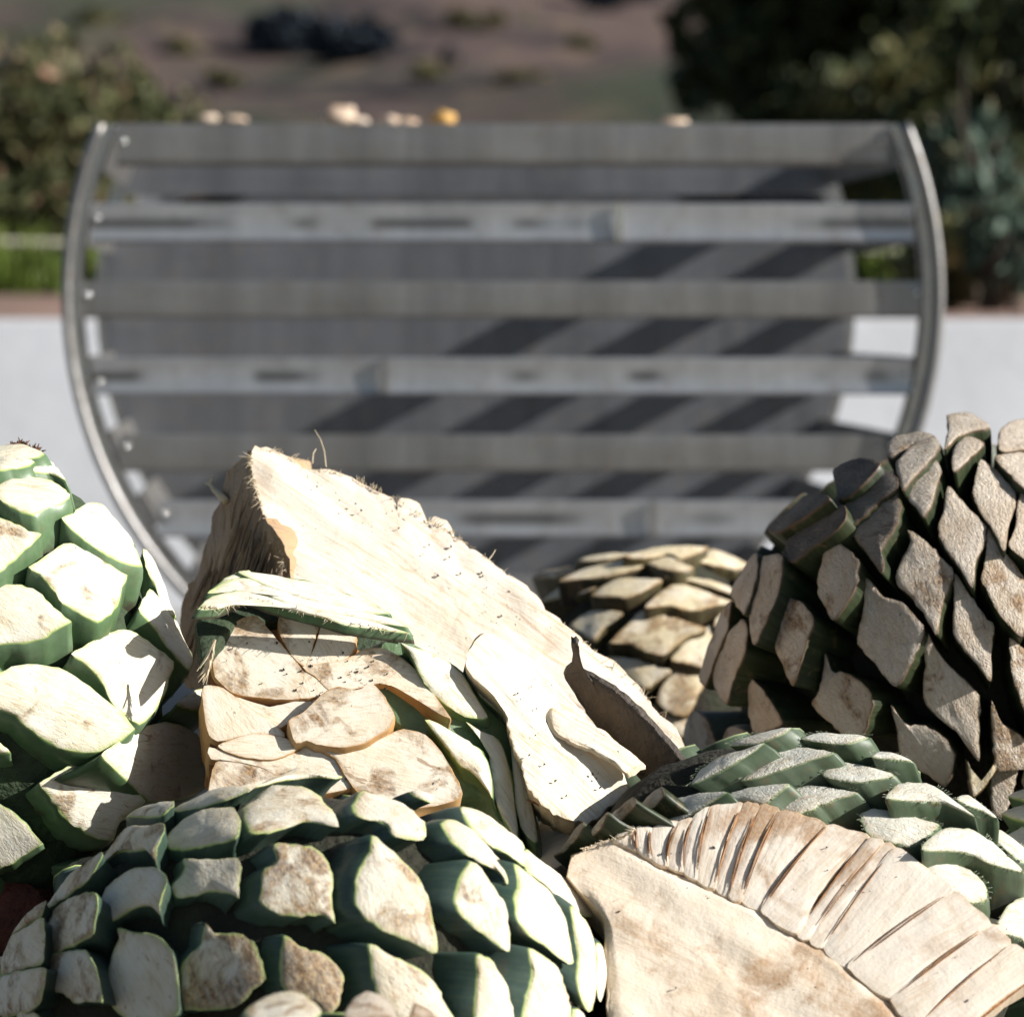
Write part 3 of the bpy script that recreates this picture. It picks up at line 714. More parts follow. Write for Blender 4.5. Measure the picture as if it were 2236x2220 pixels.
# load of cut agave in the trough, and the pieces that show above the top slat
V = []; F = []; nx, ny = 40, 24
for j in range(ny + 1):
    for i in range(nx + 1):
        x = -.66 + 1.32 * i / nx; y = LD + .06 + .98 * j / ny
        V.append(cp(x, y, .335 + .035 * noise.noise(Vector((x * 9, y * 9, 2))) - .28 * max(0, abs(x) / .66 - .55)))
for j in range(ny):
    for i in range(nx): a = j * (nx + 1) + i; F.append((a, a + 1, a + nx + 2, a + nx + 1))
o = meshobj('agave_load', V, F, plain('load', (.25, .16, .09), .9, 10, .6, bscale=40)); tag(o, 'shredded agave filling the trough of the steel cart', 'agave', kind='stuff')
def lump(name, c, rad, mat, seed, label, group=None, cat='agave piece'):
    V = []; F = []; nu, nv = 14, 9; sd = Vector((seed * 3.7, 1.1, 2.2))
    for i in range(nv + 1):
        th = math.pi * i / nv
        for j in range(nu):
            ph = 2 * math.pi * j / nu; q = Vector((math.sin(th) * math.cos(ph), math.sin(th) * math.sin(ph), math.cos(th)))
            rr = 1 + .45 * noise.noise(q * 1.6 + sd) + .15 * noise.noise(q * 4 + sd)
            V.append(Vector(c) + Vector((q.x * rad[0], q.y * rad[1], q.z * rad[2])) * rr)
    for i in range(nv):
        for j in range(nu): F.append((i * nu + j, i * nu + nu * 0 + (j + 1) % nu, (i + 1) * nu + (j + 1) % nu, (i + 1) * nu + j))
    o = meshobj(name, V, F, mat); tag(o, label, cat, group); return o
dC = 7.5
for i, (px, py, w, h, mat, lab) in enumerate([
    (455, 260, 24, 11, M_CRUMB, 'flat pale crumb at the left end of the cart top'), (510, 262, 30, 9, M_CRUMB, 'long thin brown scrap beside the leftmost crumb'),
    (742, 256, 40, 22, M_CRUMB, 'largest pale lump lying on top of the cart'), (785, 266, 20, 11, M_CRUMB, 'small brownish bit at the right foot of the largest lump'),
    (852, 266, 26, 13, M_CRUMB, 'pale bit between the largest lump and the orange piece'), (890, 268, 22, 9, M_CRUMB, 'small tan bit just left of the orange piece'),
    (967, 262, 28, 19, M_HONEY, 'orange rounded piece lying on top of the cart'), (1470, 268, 34, 9, M_CRUMB, 'flat tan scrap alone near the right end of the cart top')]):
    k = dC / FPX; lump('agave_scrap', at(px, py, dC), (w * k, w * k * .9, h * k), mat, i + 1, lab, 'agave scraps on top of the cart')

# ------------------------------------------------------------------ left green heart
A = Agave('agave_heart', (5, 1520), 3.21, (.0, -.22, 1), 385, 560, M_FRESH, M_PITHG, 'whole green agave heart standing at the left edge with big white cut leaf bases', 'whole agave hearts in the heap')
A.core(.91)
for s, kw in [
    ("-20,995 0,993 50,997 76,1006 52,1018 20,1023 -20,1026", {}), ("57,1024 104,1003 122,1019 143,1045 109,1032 78,1028", {}),
    ("-12,1062 0,1057 23,1041 63,1037 112,1046 154,1078 122,1101 99,1106 73,1122 39,1112 0,1091", {}),
    ("-60,1130 0,1130 42,1145 63,1158 91,1164 55,1198 26,1224 0,1247 -60,1270", {}),
    ("136,1130 162,1119 182,1101 222,1099 261,1138 287,1174 300,1200 309,1233 274,1228 235,1211 195,1185 156,1153", {}),
    ("63,1238 104,1211 141,1186 172,1187 219,1216 276,1255 268,1281 261,1310 242,1338 214,1357 172,1338 130,1307 104,1271 86,1252", {'push': .012}),
    ("-70,1290 0,1276 47,1276 83,1291 117,1325 154,1355 128,1370 102,1388 65,1400 0,1404 -70,1400", {}),
    ("159,1427 222,1390 271,1374 315,1390 379,1444 372,1480 359,1517 333,1561 306,1581 274,1563 242,1528 222,1485 181,1444", {}),
    ("315,1195 330,1210 352,1262 372,1320 385,1345 365,1330 340,1280 320,1235", {}),
    ("305,1328 331,1286 365,1320 400,1385 420,1430 415,1460 385,1435 340,1372 318,1345", {}),
    ("-30,1480 0,1470 26,1455 82,1450 128,1458 181,1488 242,1534 295,1590 248,1625 204,1642 163,1641 126,1629 99,1613 58,1587 35,1561 0,1549 -30,1545", {'push': .015}),
    ("225,1648 292,1601 315,1587 365,1575 409,1587 438,1610 447,1663 455,1715 409,1742 336,1750 315,1741 280,1704", {}),
    ("85,1709 123,1689 163,1667 204,1666 239,1677 280,1712 318,1747 289,1771 263,1794 248,1829 216,1832 175,1809 146,1788 117,1750", {'push': .012}),
    ("-60,1750 0,1756 29,1774 67,1812 90,1841 58,1864 29,1882 0,1896 -60,1900", {'push': .01}),
    ("-50,1600 0,1622 20,1640 -5,1645 -50,1640", {}), ("388,1537 420,1510 458,1500 470,1530 458,1560 430,1550", {}),
    ("-50,1000 -20,975 20,968 60,972 95,990 60,1000 0,1002", {}), ("150,1890 215,1868 260,1885 250,1930 190,1950", {}),
]: kw.pop('push', 0); A.leaf(P(s), L=.042, tilt=.16, lean=1.5, flare=.0, **kw)
fill_leaves(A, .062, M_FRESH, unseen)
tops = [at(8 + 9 * i, 982 - 12 * math.sin(i * .4) + random.uniform(-3, 3), 3.22) for i in range(10)]
fibres('root_fibres', tops, 60, .006, M_FIBREB, A.root, (0, -.1, 1), 1.0, .0012)

# ------------------------------------------------------------------ small heart at the back
B = Agave('agave_heart', (1430, 1500), 4.2, (.05, -.25, 1), 300, 312, M_OLD, M_PITH, 'smaller brownish agave heart at the back between the white wedge and the dark heart', 'whole agave hearts in the heap')
B.core(.93)
for s in ["1170,1260 1188,1246 1221,1241 1253,1238 1242,1252 1207,1260", "1240,1262 1269,1243 1307,1233 1377,1222 1423,1225 1396,1241 1345,1254 1291,1260",
    "1191,1308 1229,1276 1269,1268 1307,1268 1291,1287 1258,1297 1226,1305", "1304,1295 1334,1268 1371,1260 1433,1268 1423,1281 1390,1297 1361,1303 1328,1300",
    "1377,1211 1409,1200 1471,1190 1533,1195 1511,1211 1482,1219 1463,1208 1409,1217", "1495,1225 1525,1206 1560,1198 1598,1211 1627,1233 1614,1241 1571,1235 1530,1227",
    "1423,1228 1452,1214 1482,1225 1506,1238 1480,1246 1440,1238", "1466,1262 1490,1257 1544,1265 1592,1278 1595,1292 1560,1284 1511,1270",
    "1423,1322 1444,1289 1474,1273 1511,1278 1555,1295 1581,1311 1560,1322 1528,1330 1495,1330 1458,1322",
    "1350,1397 1374,1359 1398,1332 1425,1330 1476,1348 1522,1373 1498,1391 1474,1410 1447,1429 1409,1421 1374,1405", "1250,1367 1269,1343 1299,1330 1334,1332 1350,1343 1318,1373 1296,1397 1269,1381",
    "1476,1435 1495,1402 1525,1378 1560,1367 1570,1378 1550,1430 1533,1459 1511,1448", "1339,1440 1382,1437 1425,1451 1455,1464 1436,1486 1404,1505 1371,1483",
    "1436,1529 1450,1491 1471,1464 1498,1456 1538,1488 1522,1523 1501,1561 1468,1548", "1560,1355 1595,1322 1610,1345 1575,1375", "1452,1556 1498,1566 1500,1604 1476,1606 1455,1585",
    "1268,1222 1300,1212 1345,1206 1375,1208 1350,1216 1300,1224", "1380,1545 1430,1540 1445,1580 1410,1600 1380,1580", "1620,1262 1660,1250 1690,1280 1650,1292"]:
    B.leaf(pointed(P(s), .2), L=.022, tilt=.26, minv=.26, lean=.6, flare=-.08, rough=.0012)
fill_leaves(B, .056, M_OLD, unseen)

# ------------------------------------------------------------------ big dark heart on the right
Cg = Agave('agave_heart', (2085, 1460), 3.62, (-.62, -.30, .62), 545, 575, M_DRY, M_PITH, 'big dark agave heart on the right with rough grey brown leaf stumps', 'whole agave hearts in the heap')
Cg.core(.80)
for s in ["1678,1150 1699,1162 1754,1130 1805,1091 1793,1076 1754,1083 1715,1119", "1717,1181 1770,1138 1797,1111 1836,1107 1844,1130 1813,1166 1770,1197 1738,1224 1723,1217",
    "1820,1021 1875,997 1914,1013 1903,1037 1871,1068 1836,1087 1824,1060", "1844,1095 1879,1064 1922,1025 1953,1044 1957,1064 1922,1091 1887,1123 1860,1142 1848,1119",
    "1863,1150 1903,1111 1955,1085 1963,1130 1946,1162 1922,1201 1930,1224 1922,1240 1895,1213 1871,1181", "1938,962 2004,939 2036,954 1989,970 1950,1001 1942,993",
    "1955,1013 1989,974 2036,958 2051,978 2028,1009 1993,1044 1973,1064 1961,1040", "1977,1072 2008,1040 2043,1009 2055,1033 2043,1064 2036,1099 2016,1123 2004,1111 1985,1091",
    "2067,903 2122,900 2157,931 2122,939 2090,954 2065,974 2071,931", "2079,982 2114,950 2145,966 2141,978 2114,1001 2086,1025", "2184,939 2204,919 2236,911 2275,911 2275,980 2236,982 2188,978",
    "2180,997 2236,986 2280,990 2280,1083 2236,1064 2208,1037", "2145,1009 2177,1025 2216,1068 2220,1099 2204,1150 2192,1193 2169,1158 2145,1123 2126,1083 2130,1044",
    "2073,1068 2094,1083 2126,1119 2153,1150 2149,1189 2130,1232 2122,1271 2090,1232 2059,1189 2047,1150 2059,1115",
    "1985,1166 2008,1170 2036,1193 2083,1248 2071,1287 2055,1330 2043,1377 2016,1338 1985,1299 1955,1275 1957,1244 1973,1213 1989,1181",
    "2231,1083 2275,1100 2275,1230 2236,1217 2204,1189 2216,1150", "2161,1162 2184,1193 2236,1256 2245,1295 2240,1340 2231,1381 2184,1342 2161,1303 2143,1263 2153,1213",
    "1809,1181 1840,1189 1871,1220 1875,1256 1860,1295 1832,1338 1817,1346 1789,1303 1783,1271 1793,1228", "1648,1209 1652,1256 1637,1307 1623,1336 1593,1295 1613,1256",
    "1664,1213 1703,1217 1705,1256 1687,1318 1648,1397 1635,1353 1644,1295 1656,1252", "1707,1307 1746,1314 1773,1342 1773,1366 1754,1420 1730,1487 1707,1452 1687,1401 1690,1350",
    "1895,1271 1930,1303 1969,1314 2004,1350 2016,1381 1993,1440 1955,1489 1910,1448 1873,1405 1879,1350 1887,1310",
    "2088,1260 2106,1279 2141,1330 2169,1369 2165,1420 2159,1475 2126,1440 2090,1401 2079,1366 2083,1310",
    "2022,1377 2043,1416 2083,1463 2137,1518 2137,1585 2131,1649 2090,1600 2047,1565 2016,1522 2020,1452",
    "1953,1550 1977,1581 2020,1585 2059,1608 2083,1647 2079,1683 2059,1710 2028,1694 1969,1651 1959,1600",
    "1805,1436 1813,1463 1856,1471 1895,1503 1905,1538 1895,1577 1875,1606 1840,1604 1805,1573 1772,1538 1789,1507", "1566,1413 1617,1358 1631,1381 1625,1428 1597,1487 1586,1530 1558,1499 1554,1479",
    "1574,1338 1593,1322 1586,1375 1560,1440 1540,1490 1525,1475 1550,1400", "1617,1475 1648,1487 1687,1538 1703,1577 1648,1600 1633,1553 1633,1522", "1509,1557 1539,1569 1562,1624 1554,1651 1519,1659 1490,1612",
    "1574,1620 1593,1585 1637,1604 1609,1624 1574,1638", "2169,1538 2184,1577 2236,1608 2270,1640 2255,1670 2184,1683 2171,1663", "2208,1401 2236,1416 2270,1440 2270,1590 2236,1550 2212,1479",
    "2173,1683 2223,1663 2210,1740 2190,1780 2165,1770 2165,1720"]:
    pp = P(s)
    bx = max(0, 1985 - centroid(pp)[0]) / 300
    b2 = max(0, centroid(pp)[0] - 1960) / 300
    Cg.leaf(pointed(pp), L=.085, lean=.22, tilt=.16, bias=(-.42 * bx + .22 * b2, 0, .18 * bx + .10 * b2), minv=.32, rough=.0014, push=random.uniform(-.004, .008), flare=-.30, dome=.001).color = (random.choice((1, 1, 1, .85, .6)), 1 - min(1, max(0, (1990 - centroid(pp)[0]) / 110)) * (centroid(pp)[1] < 1215), 1, 1)  # upper-left faces get their shade painted in through the green channel
fill_leaves(Cg, .062, M_DRY, unseen)
# thin torn sheath below
leaf_mesh(Cg.root, P("2114,1663 2120,1700 2125,1722 2148,1700 2170,1668 2173,1682 2150,1715 2126,1738 2118,1712"), at(2140, 1700, 3.33), Vector((-.1, -.95, .3)).normalized(), Vector((0, -1, .2)).normalized(), M_OLD, .004, .0, name='torn_sheath', n=40)

# ------------------------------------------------------------------ front left heart
D = Agave('agave_heart', (640, 2215), 2.97, (.90, -.38, .05), 520, 720, M_BLUE, M_PITH, 'whole bluish green agave heart lying on its side across the lower left corner', 'whole agave hearts in the heap')
D.core(.92)
for s, kw in [("378,1768 423,1742 482,1718 537,1714 540,1723 496,1745 438,1759", {}), ("279,1777 315,1759 377,1748 378,1756 347,1780 307,1781", {}),
    ("362,1835 394,1791 444,1765 508,1762 520,1791 514,1829 467,1841 409,1853 374,1850", {}), ("277,1803 315,1800 353,1797 356,1815 342,1847 340,1885 330,1853 292,1856 254,1861 210,1899 222,1873 254,1829", {}),
    ("404,1873 444,1876 517,1873 523,1894 522,1930 520,1960 511,1952 464,1943 423,1956 391,1956 375,1940 388,1917 403,1899", {}),
    ("248,1917 292,1894 336,1891 359,1914 359,1940 347,1975 350,2000 339,1978 298,1978 248,2007 210,2026 204,2016 216,1967 231,1937", {}),
    ("216,1863 218,1876 193,1917 164,1940 123,1969 99,1981 123,1946 155,1905", {}), ("117,1981 164,1955 204,1952 212,1975 201,2034 175,2054 117,2083 98,2077 98,2025", {}),
    ("96,1967 88,1999 58,2019 26,2037 44,2010 70,1987", {}), ("23,2042 58,2022 91,2007 93,2098 53,2113 6,2127 1,2110 9,2078", {}),
    ("257,2031 292,2035 339,2042 374,2075 385,2127 388,2209 336,2230 277,2228 239,2186 232,2142 245,2083 260,2048", {}), ("111,2086 164,2072 190,2078 207,2115 219,2185 210,2186 158,2186 137,2168 108,2162 105,2127", {}),
    ("6,2130 73,2113 95,2118 93,2156 85,2191 44,2215 0,2220 -18,2215 -12,2156", {}), ("447,2013 467,2037 514,2037 549,2060 570,2100 578,2135 555,2160 520,2195 467,2203 409,2198 391,2171 391,2130 409,2090 440,2060", {}),
    ("538,1762 561,1742 596,1715 658,1715 699,1736 722,1765 734,1800 675,1791 623,1806 588,1818 544,1815", {}), ("561,1718 602,1695 652,1675 687,1686 742,1692 734,1698 675,1695 617,1704", {}),
    ("602,1847 664,1844 704,1862 725,1908 726,1981 728,2010 710,1996 646,1999 588,1984 569,1961 570,1929 582,1894 608,1879", {}),
    ("795,1727 836,1739 880,1751 915,1780 929,1800 921,1829 865,1824 842,1797 792,1786 776,1768 782,1748", {}), ("900,1727 932,1729 950,1739 941,1751 921,1745", {}),
    ("817,1829 850,1850 891,1888 923,1929 941,1981 950,2072 909,2057 850,2037 804,2008 780,1973 777,1923 792,1882 810,1856", {'push': .006}),
    ("628,2048 658,2069 710,2081 751,2130 739,2192 716,2209 687,2186 650,2190 617,2150 612,2100", {}), ("812,2066 850,2083 909,2110 950,2145 979,2200 995,2235 940,2250 870,2240 830,2190 815,2120", {}),
    ("969,1800 992,1787 1036,1814 1084,1865 1109,1898 1107,1925 1090,1901 1052,1884 1008,1855 979,1822", {}), ("1013,1765 1044,1765 1084,1792 1139,1836 1149,1857 1145,1887 1111,1868 1063,1838 1030,1806", {}),
    ("1030,1887 1052,1895 1079,1933 1103,1971 1111,2012 1111,2071 1076,2050 1030,2017 1000,1987 994,1958 1003,1925", {}), ("1130,1893 1160,1906 1204,1947 1231,1993 1246,2047 1247,2101 1198,2069 1158,2042 1133,2006 1126,1963 1136,1925", {}),
    ("1155,1857 1198,1890 1280,1952 1307,1987 1280,2001 1239,1974 1193,1933 1149,1895", {}), ("1250,1985 1280,2006 1296,2047 1304,2107 1301,2193 1288,2202 1269,2183 1261,2134 1263,2066", {}),
    ("1307,2063 1331,2080 1328,2134 1315,2183 1304,2161", {}), ("1046,2090 1079,2101 1106,2145 1120,2188 1120,2235 1080,2250 1038,2235 1044,2161", {}), ("1160,2074 1198,2093 1225,2123 1242,2175 1245,2235 1200,2250 1148,2235 1149,2183 1164,2123", {}),
    ("1255,2204 1274,2210 1280,2235 1255,2240", {})]:
    pp = P(s); bx = max(0, 640 - centroid(pp)[0]) / 400
    D.leaf(pointed(pp, .06), L=.055, lean=1.7, tilt=.06, minv=.30, dome=.003, flare=-.02, bias=(-.55 * bx, 0, -.08 * bx), **kw).color = (.1 if 400 < centroid(pp)[0] < 760 and centroid(pp)[1] > 1990 else (.55 if centroid(pp)[0] < 240 else (.68 if 1740 < centroid(pp)[1] < 1960 and 560 < centroid(pp)[0] < 900 and abs(centroid(pp)[0] - 860) > 20 else 1)), 1, 1, 1)
fill_leaves(D, .062, M_BLUE, unseen)

# ------------------------------------------------------------------ heart below the frame whose stumps poke up blurred in front
H = Agave('agave_heart', (700, 2550), 2.60, (.05, -.1, 1), 330, 410, M_BLUE, M_PITH, 'out of focus agave heart at the very bottom with frayed stumps', 'whole agave hearts in the heap')
H.core(.82)
for s, m, stn in [("540,2205 572,2176 620,2160 664,2170 692,2204 670,2236 600,2246 556,2232", M_BLUE, .35), ("757,2215 770,2180 800,2164 846,2178 866,2226 820,2250 775,2244", M_DRY, .2), ("890,2228 908,2190 936,2200 966,2236 930,2250", M_DRY, .1)]:
    H.leaf(pointed(P(s)), m, L=.05, tilt=.3, lean=1.2, flare=.05).color = (stn, 1, 1, 1)
fill_leaves(H, .055, M_BLUE, lambda p, n: p.z < at(700, 2290, 2.5).z)

# dark rusty stub in the lower left
k = 3.12 / FPX
lump('root_stub', at(20, 1990, 3.16), (125 * k, 90 * k, 95 * k), M_RUST, 31, 'dark rusty fibrous root stub between the two left hearts', cat='agave piece')
rs = bpy.data.objects['root_stub']

# ------------------------------------------------------------------ split heart in the front right
F_ = Agave('split_agave_heart', (1720, 2130), 3.10, (-.55, -.15, .55), 560, 640, M_SPINY, M_PITH, 'split agave heart in the lower right showing its pale core', cat='agave')
FP = at(1650, 1950, 2.93); FN = Vector((-.02, -.80, .60)).normalized()
F_.core(.84, clip=(FP - FN * .05, FN))
for s in ["1234,1880 1265,1846 1300,1808 1324,1773 1310,1808 1279,1839", "1293,1832 1327,1787 1379,1739 1386,1753 1358,1787 1320,1822", "1386,1780 1413,1739 1441,1718 1448,1736 1420,1767", "1205,1868 1234,1842 1272,1794 1262,1825 1228,1859"]:
    F_.leaf(P(s), L=.05, tilt=.1, mat=M_DRY, nrm=(-.9, -.35, .25), minv=.2, under=(FP, FN, .012))
for s, pu in [("1517,1705 1530,1677 1572,1650 1620,1636 1658,1625 1623,1653 1579,1680", 0), ("1427,1784 1448,1753 1486,1739 1544,1729 1572,1732 1530,1763 1493,1787 1458,1808 1434,1804", .01), ("1629,1698 1648,1663 1683,1636 1723,1628 1805,1643 1754,1663 1699,1683", 0),
    ("1562,1753 1597,1730 1644,1718 1711,1714 1691,1737 1668,1753 1617,1749", .01), ("1762,1612 1785,1600 1883,1606 1856,1620 1817,1620", 0), ("1807,1690 1813,1667 1844,1663 1895,1675 1946,1690 1910,1702 1863,1706", .005),
    ("1709,1765 1719,1733 1754,1714 1793,1714 1856,1730 1820,1745 1781,1765 1742,1777", .01), ("1908,1651 1926,1638 1985,1659 1950,1657", 0), ("1946,1741 1957,1714 1993,1706 2043,1714 2083,1745 2114,1775 2059,1753 2004,1747", .005),
    ("1889,1780 1910,1765 1969,1773 2016,1788 2040,1800 2028,1820 1985,1843 1922,1831 1895,1816", .01), ("2026,1852 2054,1809 2115,1806 2157,1831 2193,1859 2221,1894 2161,1884 2108,1859", .005),
    ("2026,1898 2040,1873 2072,1877 2118,1898 2154,1930 2147,1955 2125,1972 2076,1944", .012), ("2164,1816 2186,1813 2236,1852 2267,1877 2236,1880 2196,1852", 0), ("2182,2011 2203,1972 2236,1965 2267,1972 2267,2068 2232,2050 2196,2036", .012),
    ("2093,1746 2111,1735 2171,1781 2140,1767", 0), ("1600,1622 1660,1598 1718,1590 1700,1606 1650,1622", -.004)]:
    F_.leaf(pointed(P(s), .14), flare=-.02, L=.04, lean=1.6, tilt=.30, minv=.30, push=pu, spines=1, under=(FP, FN, .016))
fill_leaves(F_, .06, M_SPINY, lambda p, n: unseen(p, n) and (p - FP).dot(FN) < -.05)
# cut face: core
TA2 = RGT * .6 + UPV * .8; TB2 = RGT * .8 - UPV * .6
def core_relief(q, r): return .003 * noise.noise(q * 12) + .0025 * noise.noise(Vector((q.dot(TA2) * 45, q.dot(TB2) * 8, 1))) - (.002 if r > .97 else 0)
core_poly = P("1240,1912 1252,1866 1290,1846 1335,1832 1390,1860 1440,1890 1530,1927 1600,1961 1665,1992 1710,2026 1790,2068 1850,2112 1930,2178 1990,2240 1990,2330 1700,2345 1420,2330 1335,2260 1325,2100 1322,2010 1285,1962")
leaf_mesh(F_.root, core_poly, FP, FN, FN, M_CORE, .05, 0, name='cut_core', n=90, cen=(1580, 2140), rings=[.08, .16, .25, .35, .45, .55, .65, .74, .82, .89, .94, .975, 1.0], relief=core_relief, fdir=RGT - UPV * .6, rough=.0015, flare=-.02).color = (.72, 1, 1, 1)
# fan of leaf bases around the core, one slice each
lines = [((1345, 1832), (1345, 1834)), ((1389, 1804), (1393, 1858)), ((1424, 1806), (1424, 1875)), ((1482, 1792), (1458, 1890)), ((1513, 1785), (1493, 1903)), ((1552, 1760), (1522, 1920)), ((1623, 1752), (1562, 1938)), ((1660, 1758), (1591, 1953)),
    ((1702, 1768), (1619, 1966)), ((1806, 1800), (1661, 1985)), ((1898, 1826), (1739, 2037)), ((1930, 1838), (1766, 2050)), ((1955, 1848), (1797, 2068)), ((2082, 1942), (1850, 2110)), ((2164, 2015), (1945, 2180)), ((2207, 2058), (2001, 2240)), ((2290, 2110), (2060, 2290))]
for i in range(len(lines) - 1):
    (o0, i0), (o1, i1) = lines[i], lines[i + 1]
    def lerp(a, b, t): return (a[0] + (b[0] - a[0]) * t, a[1] + (b[1] - a[1]) * t)
    ww = math.hypot(o1[0] - o0[0], o1[1] - o0[1]); g_ = min(.05, .7 / max(ww, 8)); bow = min(14, 3 + ww * .12)
    a0_, a1_, b0_, b1_ = lerp(o0, o1, g_), lerp(o0, o1, 1 - g_), lerp(i0, i1, g_), lerp(i0, i1, 1 - g_)
    jag = random.uniform(-6, 6); pts = []
    for t in (0, .33, .66, 1): q = lerp(b0_, a0_, t); pts.append((q[0] - bow * math.sin(t * 3.14) * .8, q[1] - bow * .3 * math.sin(t * 3.14)))
    pts.append((lerp(a0_, a1_, .5)[0], lerp(a0_, a1_, .5)[1] - 4 + jag * .4))
    for t in (1, .66, .33, 0): q = lerp(b1_, a1_, t); pts.append((q[0] - bow * math.sin(t * 3.14) * .8, q[1] - bow * .3 * math.sin(t * 3.14)))
    if i == 0: pts = P("1340,1834 1352,1818 1372,1806 1387,1805 1391,1856 1365,1846")
    dx = (lines[i][0][0] - lines[i][1][0], lines[i][0][1] - lines[i][1][1])
    q_ = centroid(pts); leaf_mesh(F_.root, pts, plane_hit(q_[0], q_[1], FP, FN) + FN * (.001 + random.uniform(-.0006, .0008)), (FN + Vector((random.uniform(-.04, .04), 0, random.uniform(-.03, .03)))).normalized(), FN, M_SLICE, .03, .0012, name='leaf_slice', n=56, rings=[.25, .5, .7, .84, .93, .98, 1.0],
        fdir=RGT * dx[0] - UPV * dx[1], rough=.0006, flare=-.02, bumpy=.5).color = ((1, 1, .7, .6, .7, .5, .2, .1, .2, .6, .4, .5, 1, .8, .7, 1)[i], 1, 1, 1)
gp = [l[0] for l in lines] + [l[1] for l in lines[::-1]]
leaf_mesh(F_.root, [(x, y) for x, y in gp], FP - FN * .006, FN, FN, M_GROOVE, .02, 0, name='slice_bed', n=80, cen=(1700, 1925)) if False else None
V = []; Fc = []
for (o, i) in lines: o = (o[0] + (i[0] - o[0]) * .1, o[1] + (i[1] - o[1]) * .1); V += [plane_hit(*o, FP - FN * .003, FN), plane_hit(*i, FP - FN * .003, FN), plane_hit(*o, FP - FN * .03, FN), plane_hit(*i, FP - FN * .03, FN)]
for i in range(len(lines) - 1): a = i * 4; Fc += [(a, a + 1, a + 5, a + 4), (a + 2, a + 6, a + 7, a + 3), (a, a + 4, a + 6, a + 2), (a + 1, a + 3, a + 7, a + 5)]
meshobj('slice_bed', V, Fc, M_GROOVE, F_.root, False)
# thin loose strips along the grooves and frayed tops
mb = MB()
for i in range(1, 16):
    for j in range(4 if i < 10 else 2):
        (o, n_) = lines[i]; f = random.uniform(-7, 7); f2 = random.uniform(-5, 5); t0 = random.uniform(.0, .25); t1 = random.uniform(.8, 1.0); bw = random.uniform(2, 12)
        pts = [plane_hit(n_[0] + (o[0] - n_[0]) * t + f * (1 - t) * .5 + f2 * t - bw * math.sin(t * 3.14), n_[1] + (o[1] - n_[1]) * t, FP + FN * (.0012 + .0016 * math.sin(t * 3.1) + .0006 * j), FN) for t in [t0 + (t1 - t0) * k / 6 for k in range(7)]]
        mb.tube(pts, [.0002, .0005, .0006, .0005, .0006, .0005, .0002], 5, False)
o = mb.build('loose_strip', plain('orange_strip', (.44, .22, .09), .7, 60, .7), F_.root, True); o['kind'] = 'stuff'
fibres('leaf_fibres', [plane_hit(x, y, FP + FN * .004, FN) for x, y in P("1270,1856 1300,1842 1340,1832 1370,1822 1390,1806")], 40, .006, M_FIBRE, F_.root, (-.1, -.4, .6), .8, .0005)

# ------------------------------------------------------------------ back wedge: bright split face and shaded side
W = empty('agave_wedge', at(900, 1600, 3.45)); tag(W, 'tall white split agave wedge with a shaded left side, rising in the middle', 'agave piece')
WP = at(900, 1280, 3.36); WN = Vector((.22, -.80, .56)).normalized()
bright = P("548,985 556,972 568,978 582,974 612,985 642,1002 664,1020 690,1024 712,1022 745,1030 770,1042 815,1064 858,1086 864,1096 867,1128 871,1096 878,1086 908,1089 922,1112 930,1136 950,1128 975,1132 984,1150 985,1166 1012,1184 1050,1210 1072,1226 1100,1246 1150,1282 1192,1336 1230,1362 1300,1420 1340,1438 1370,1472 1402,1502 1430,1552 1472,1592 1500,1650 1480,1690 1380,1690 1250,1680 1100,1600 960,1470 850,1380 740,1330 640,1330 632,1320 628,1250 618,1190 605,1150 575,1120 560,1070 550,1030")
WA = (RGT * .62 + UPV * .78); WB = (RGT * .78 - UPV * .62)
def wedge_relief(q, r): return .0045 * noise.noise(Vector((q.dot(WA) * 42, q.dot(WB) * 5, 0))) + .005 * noise.noise(q * 9) + .0025 * noise.noise(q * 21)
leaf_mesh(W, bright, WP, WN, Vector((-.05, -.97, .24)).normalized(), M_FLESH, .15, .0, name='split_face', n=200, cen=(1000, 1340), rings=[.06 * k for k in range(1, 16)] + [.93, .955, .975, .988, 1.0], relief=wedge_relief, fdir=RGT * .8 - UPV * .6, rough=.0022, flare=-.03)
LP = plane_hit(548, 985, WP, WN); LN = Vector((-.80, -.58, .12)).normalized()
dark = P("550,984 516,1021 498,1062 488,1090 474,1118 463,1143 452,1182 441,1215 425,1265 414,1310 408,1345 402,1420 410,1500 520,1500 634,1440 632,1320 628,1260 618,1192 605,1150 576,1121 561,1070 552,1030")
def shag_relief(q, r): return .013 * noise.noise(Vector((q.x * 30, q.y * 30, q.z * 6))) + .006 * noise.noise(Vector((q.x * 75, q.y * 75, q.z * 12)))
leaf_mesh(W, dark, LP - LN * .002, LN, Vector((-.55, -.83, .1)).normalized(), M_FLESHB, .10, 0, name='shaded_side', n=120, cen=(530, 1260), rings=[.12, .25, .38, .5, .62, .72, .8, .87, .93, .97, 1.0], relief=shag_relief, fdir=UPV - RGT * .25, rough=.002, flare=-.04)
fibres('edge_fibres', [plane_hit(x, y, WP + WN * .001, WN) for x, y in P("548,985 550,1030 560,1070 575,1120 605,1150 618,1190 626,1250")], 110, .008, M_FIBRE, W, (-.8, -.3, -.1), .7, .0005)
fibres('edge_fibres', [plane_hit(x, y, WP, WN) for x, y in P("548,983 612,984 690,1023 770,1041 860,1086 930,1132 985,1160 1072,1225 1192,1335 1300,1420 1402,1502 1472,1592")], 140, .006, M_FIBRE, W, (.4, -.2, .8), .8, .0004)
mb = MB()
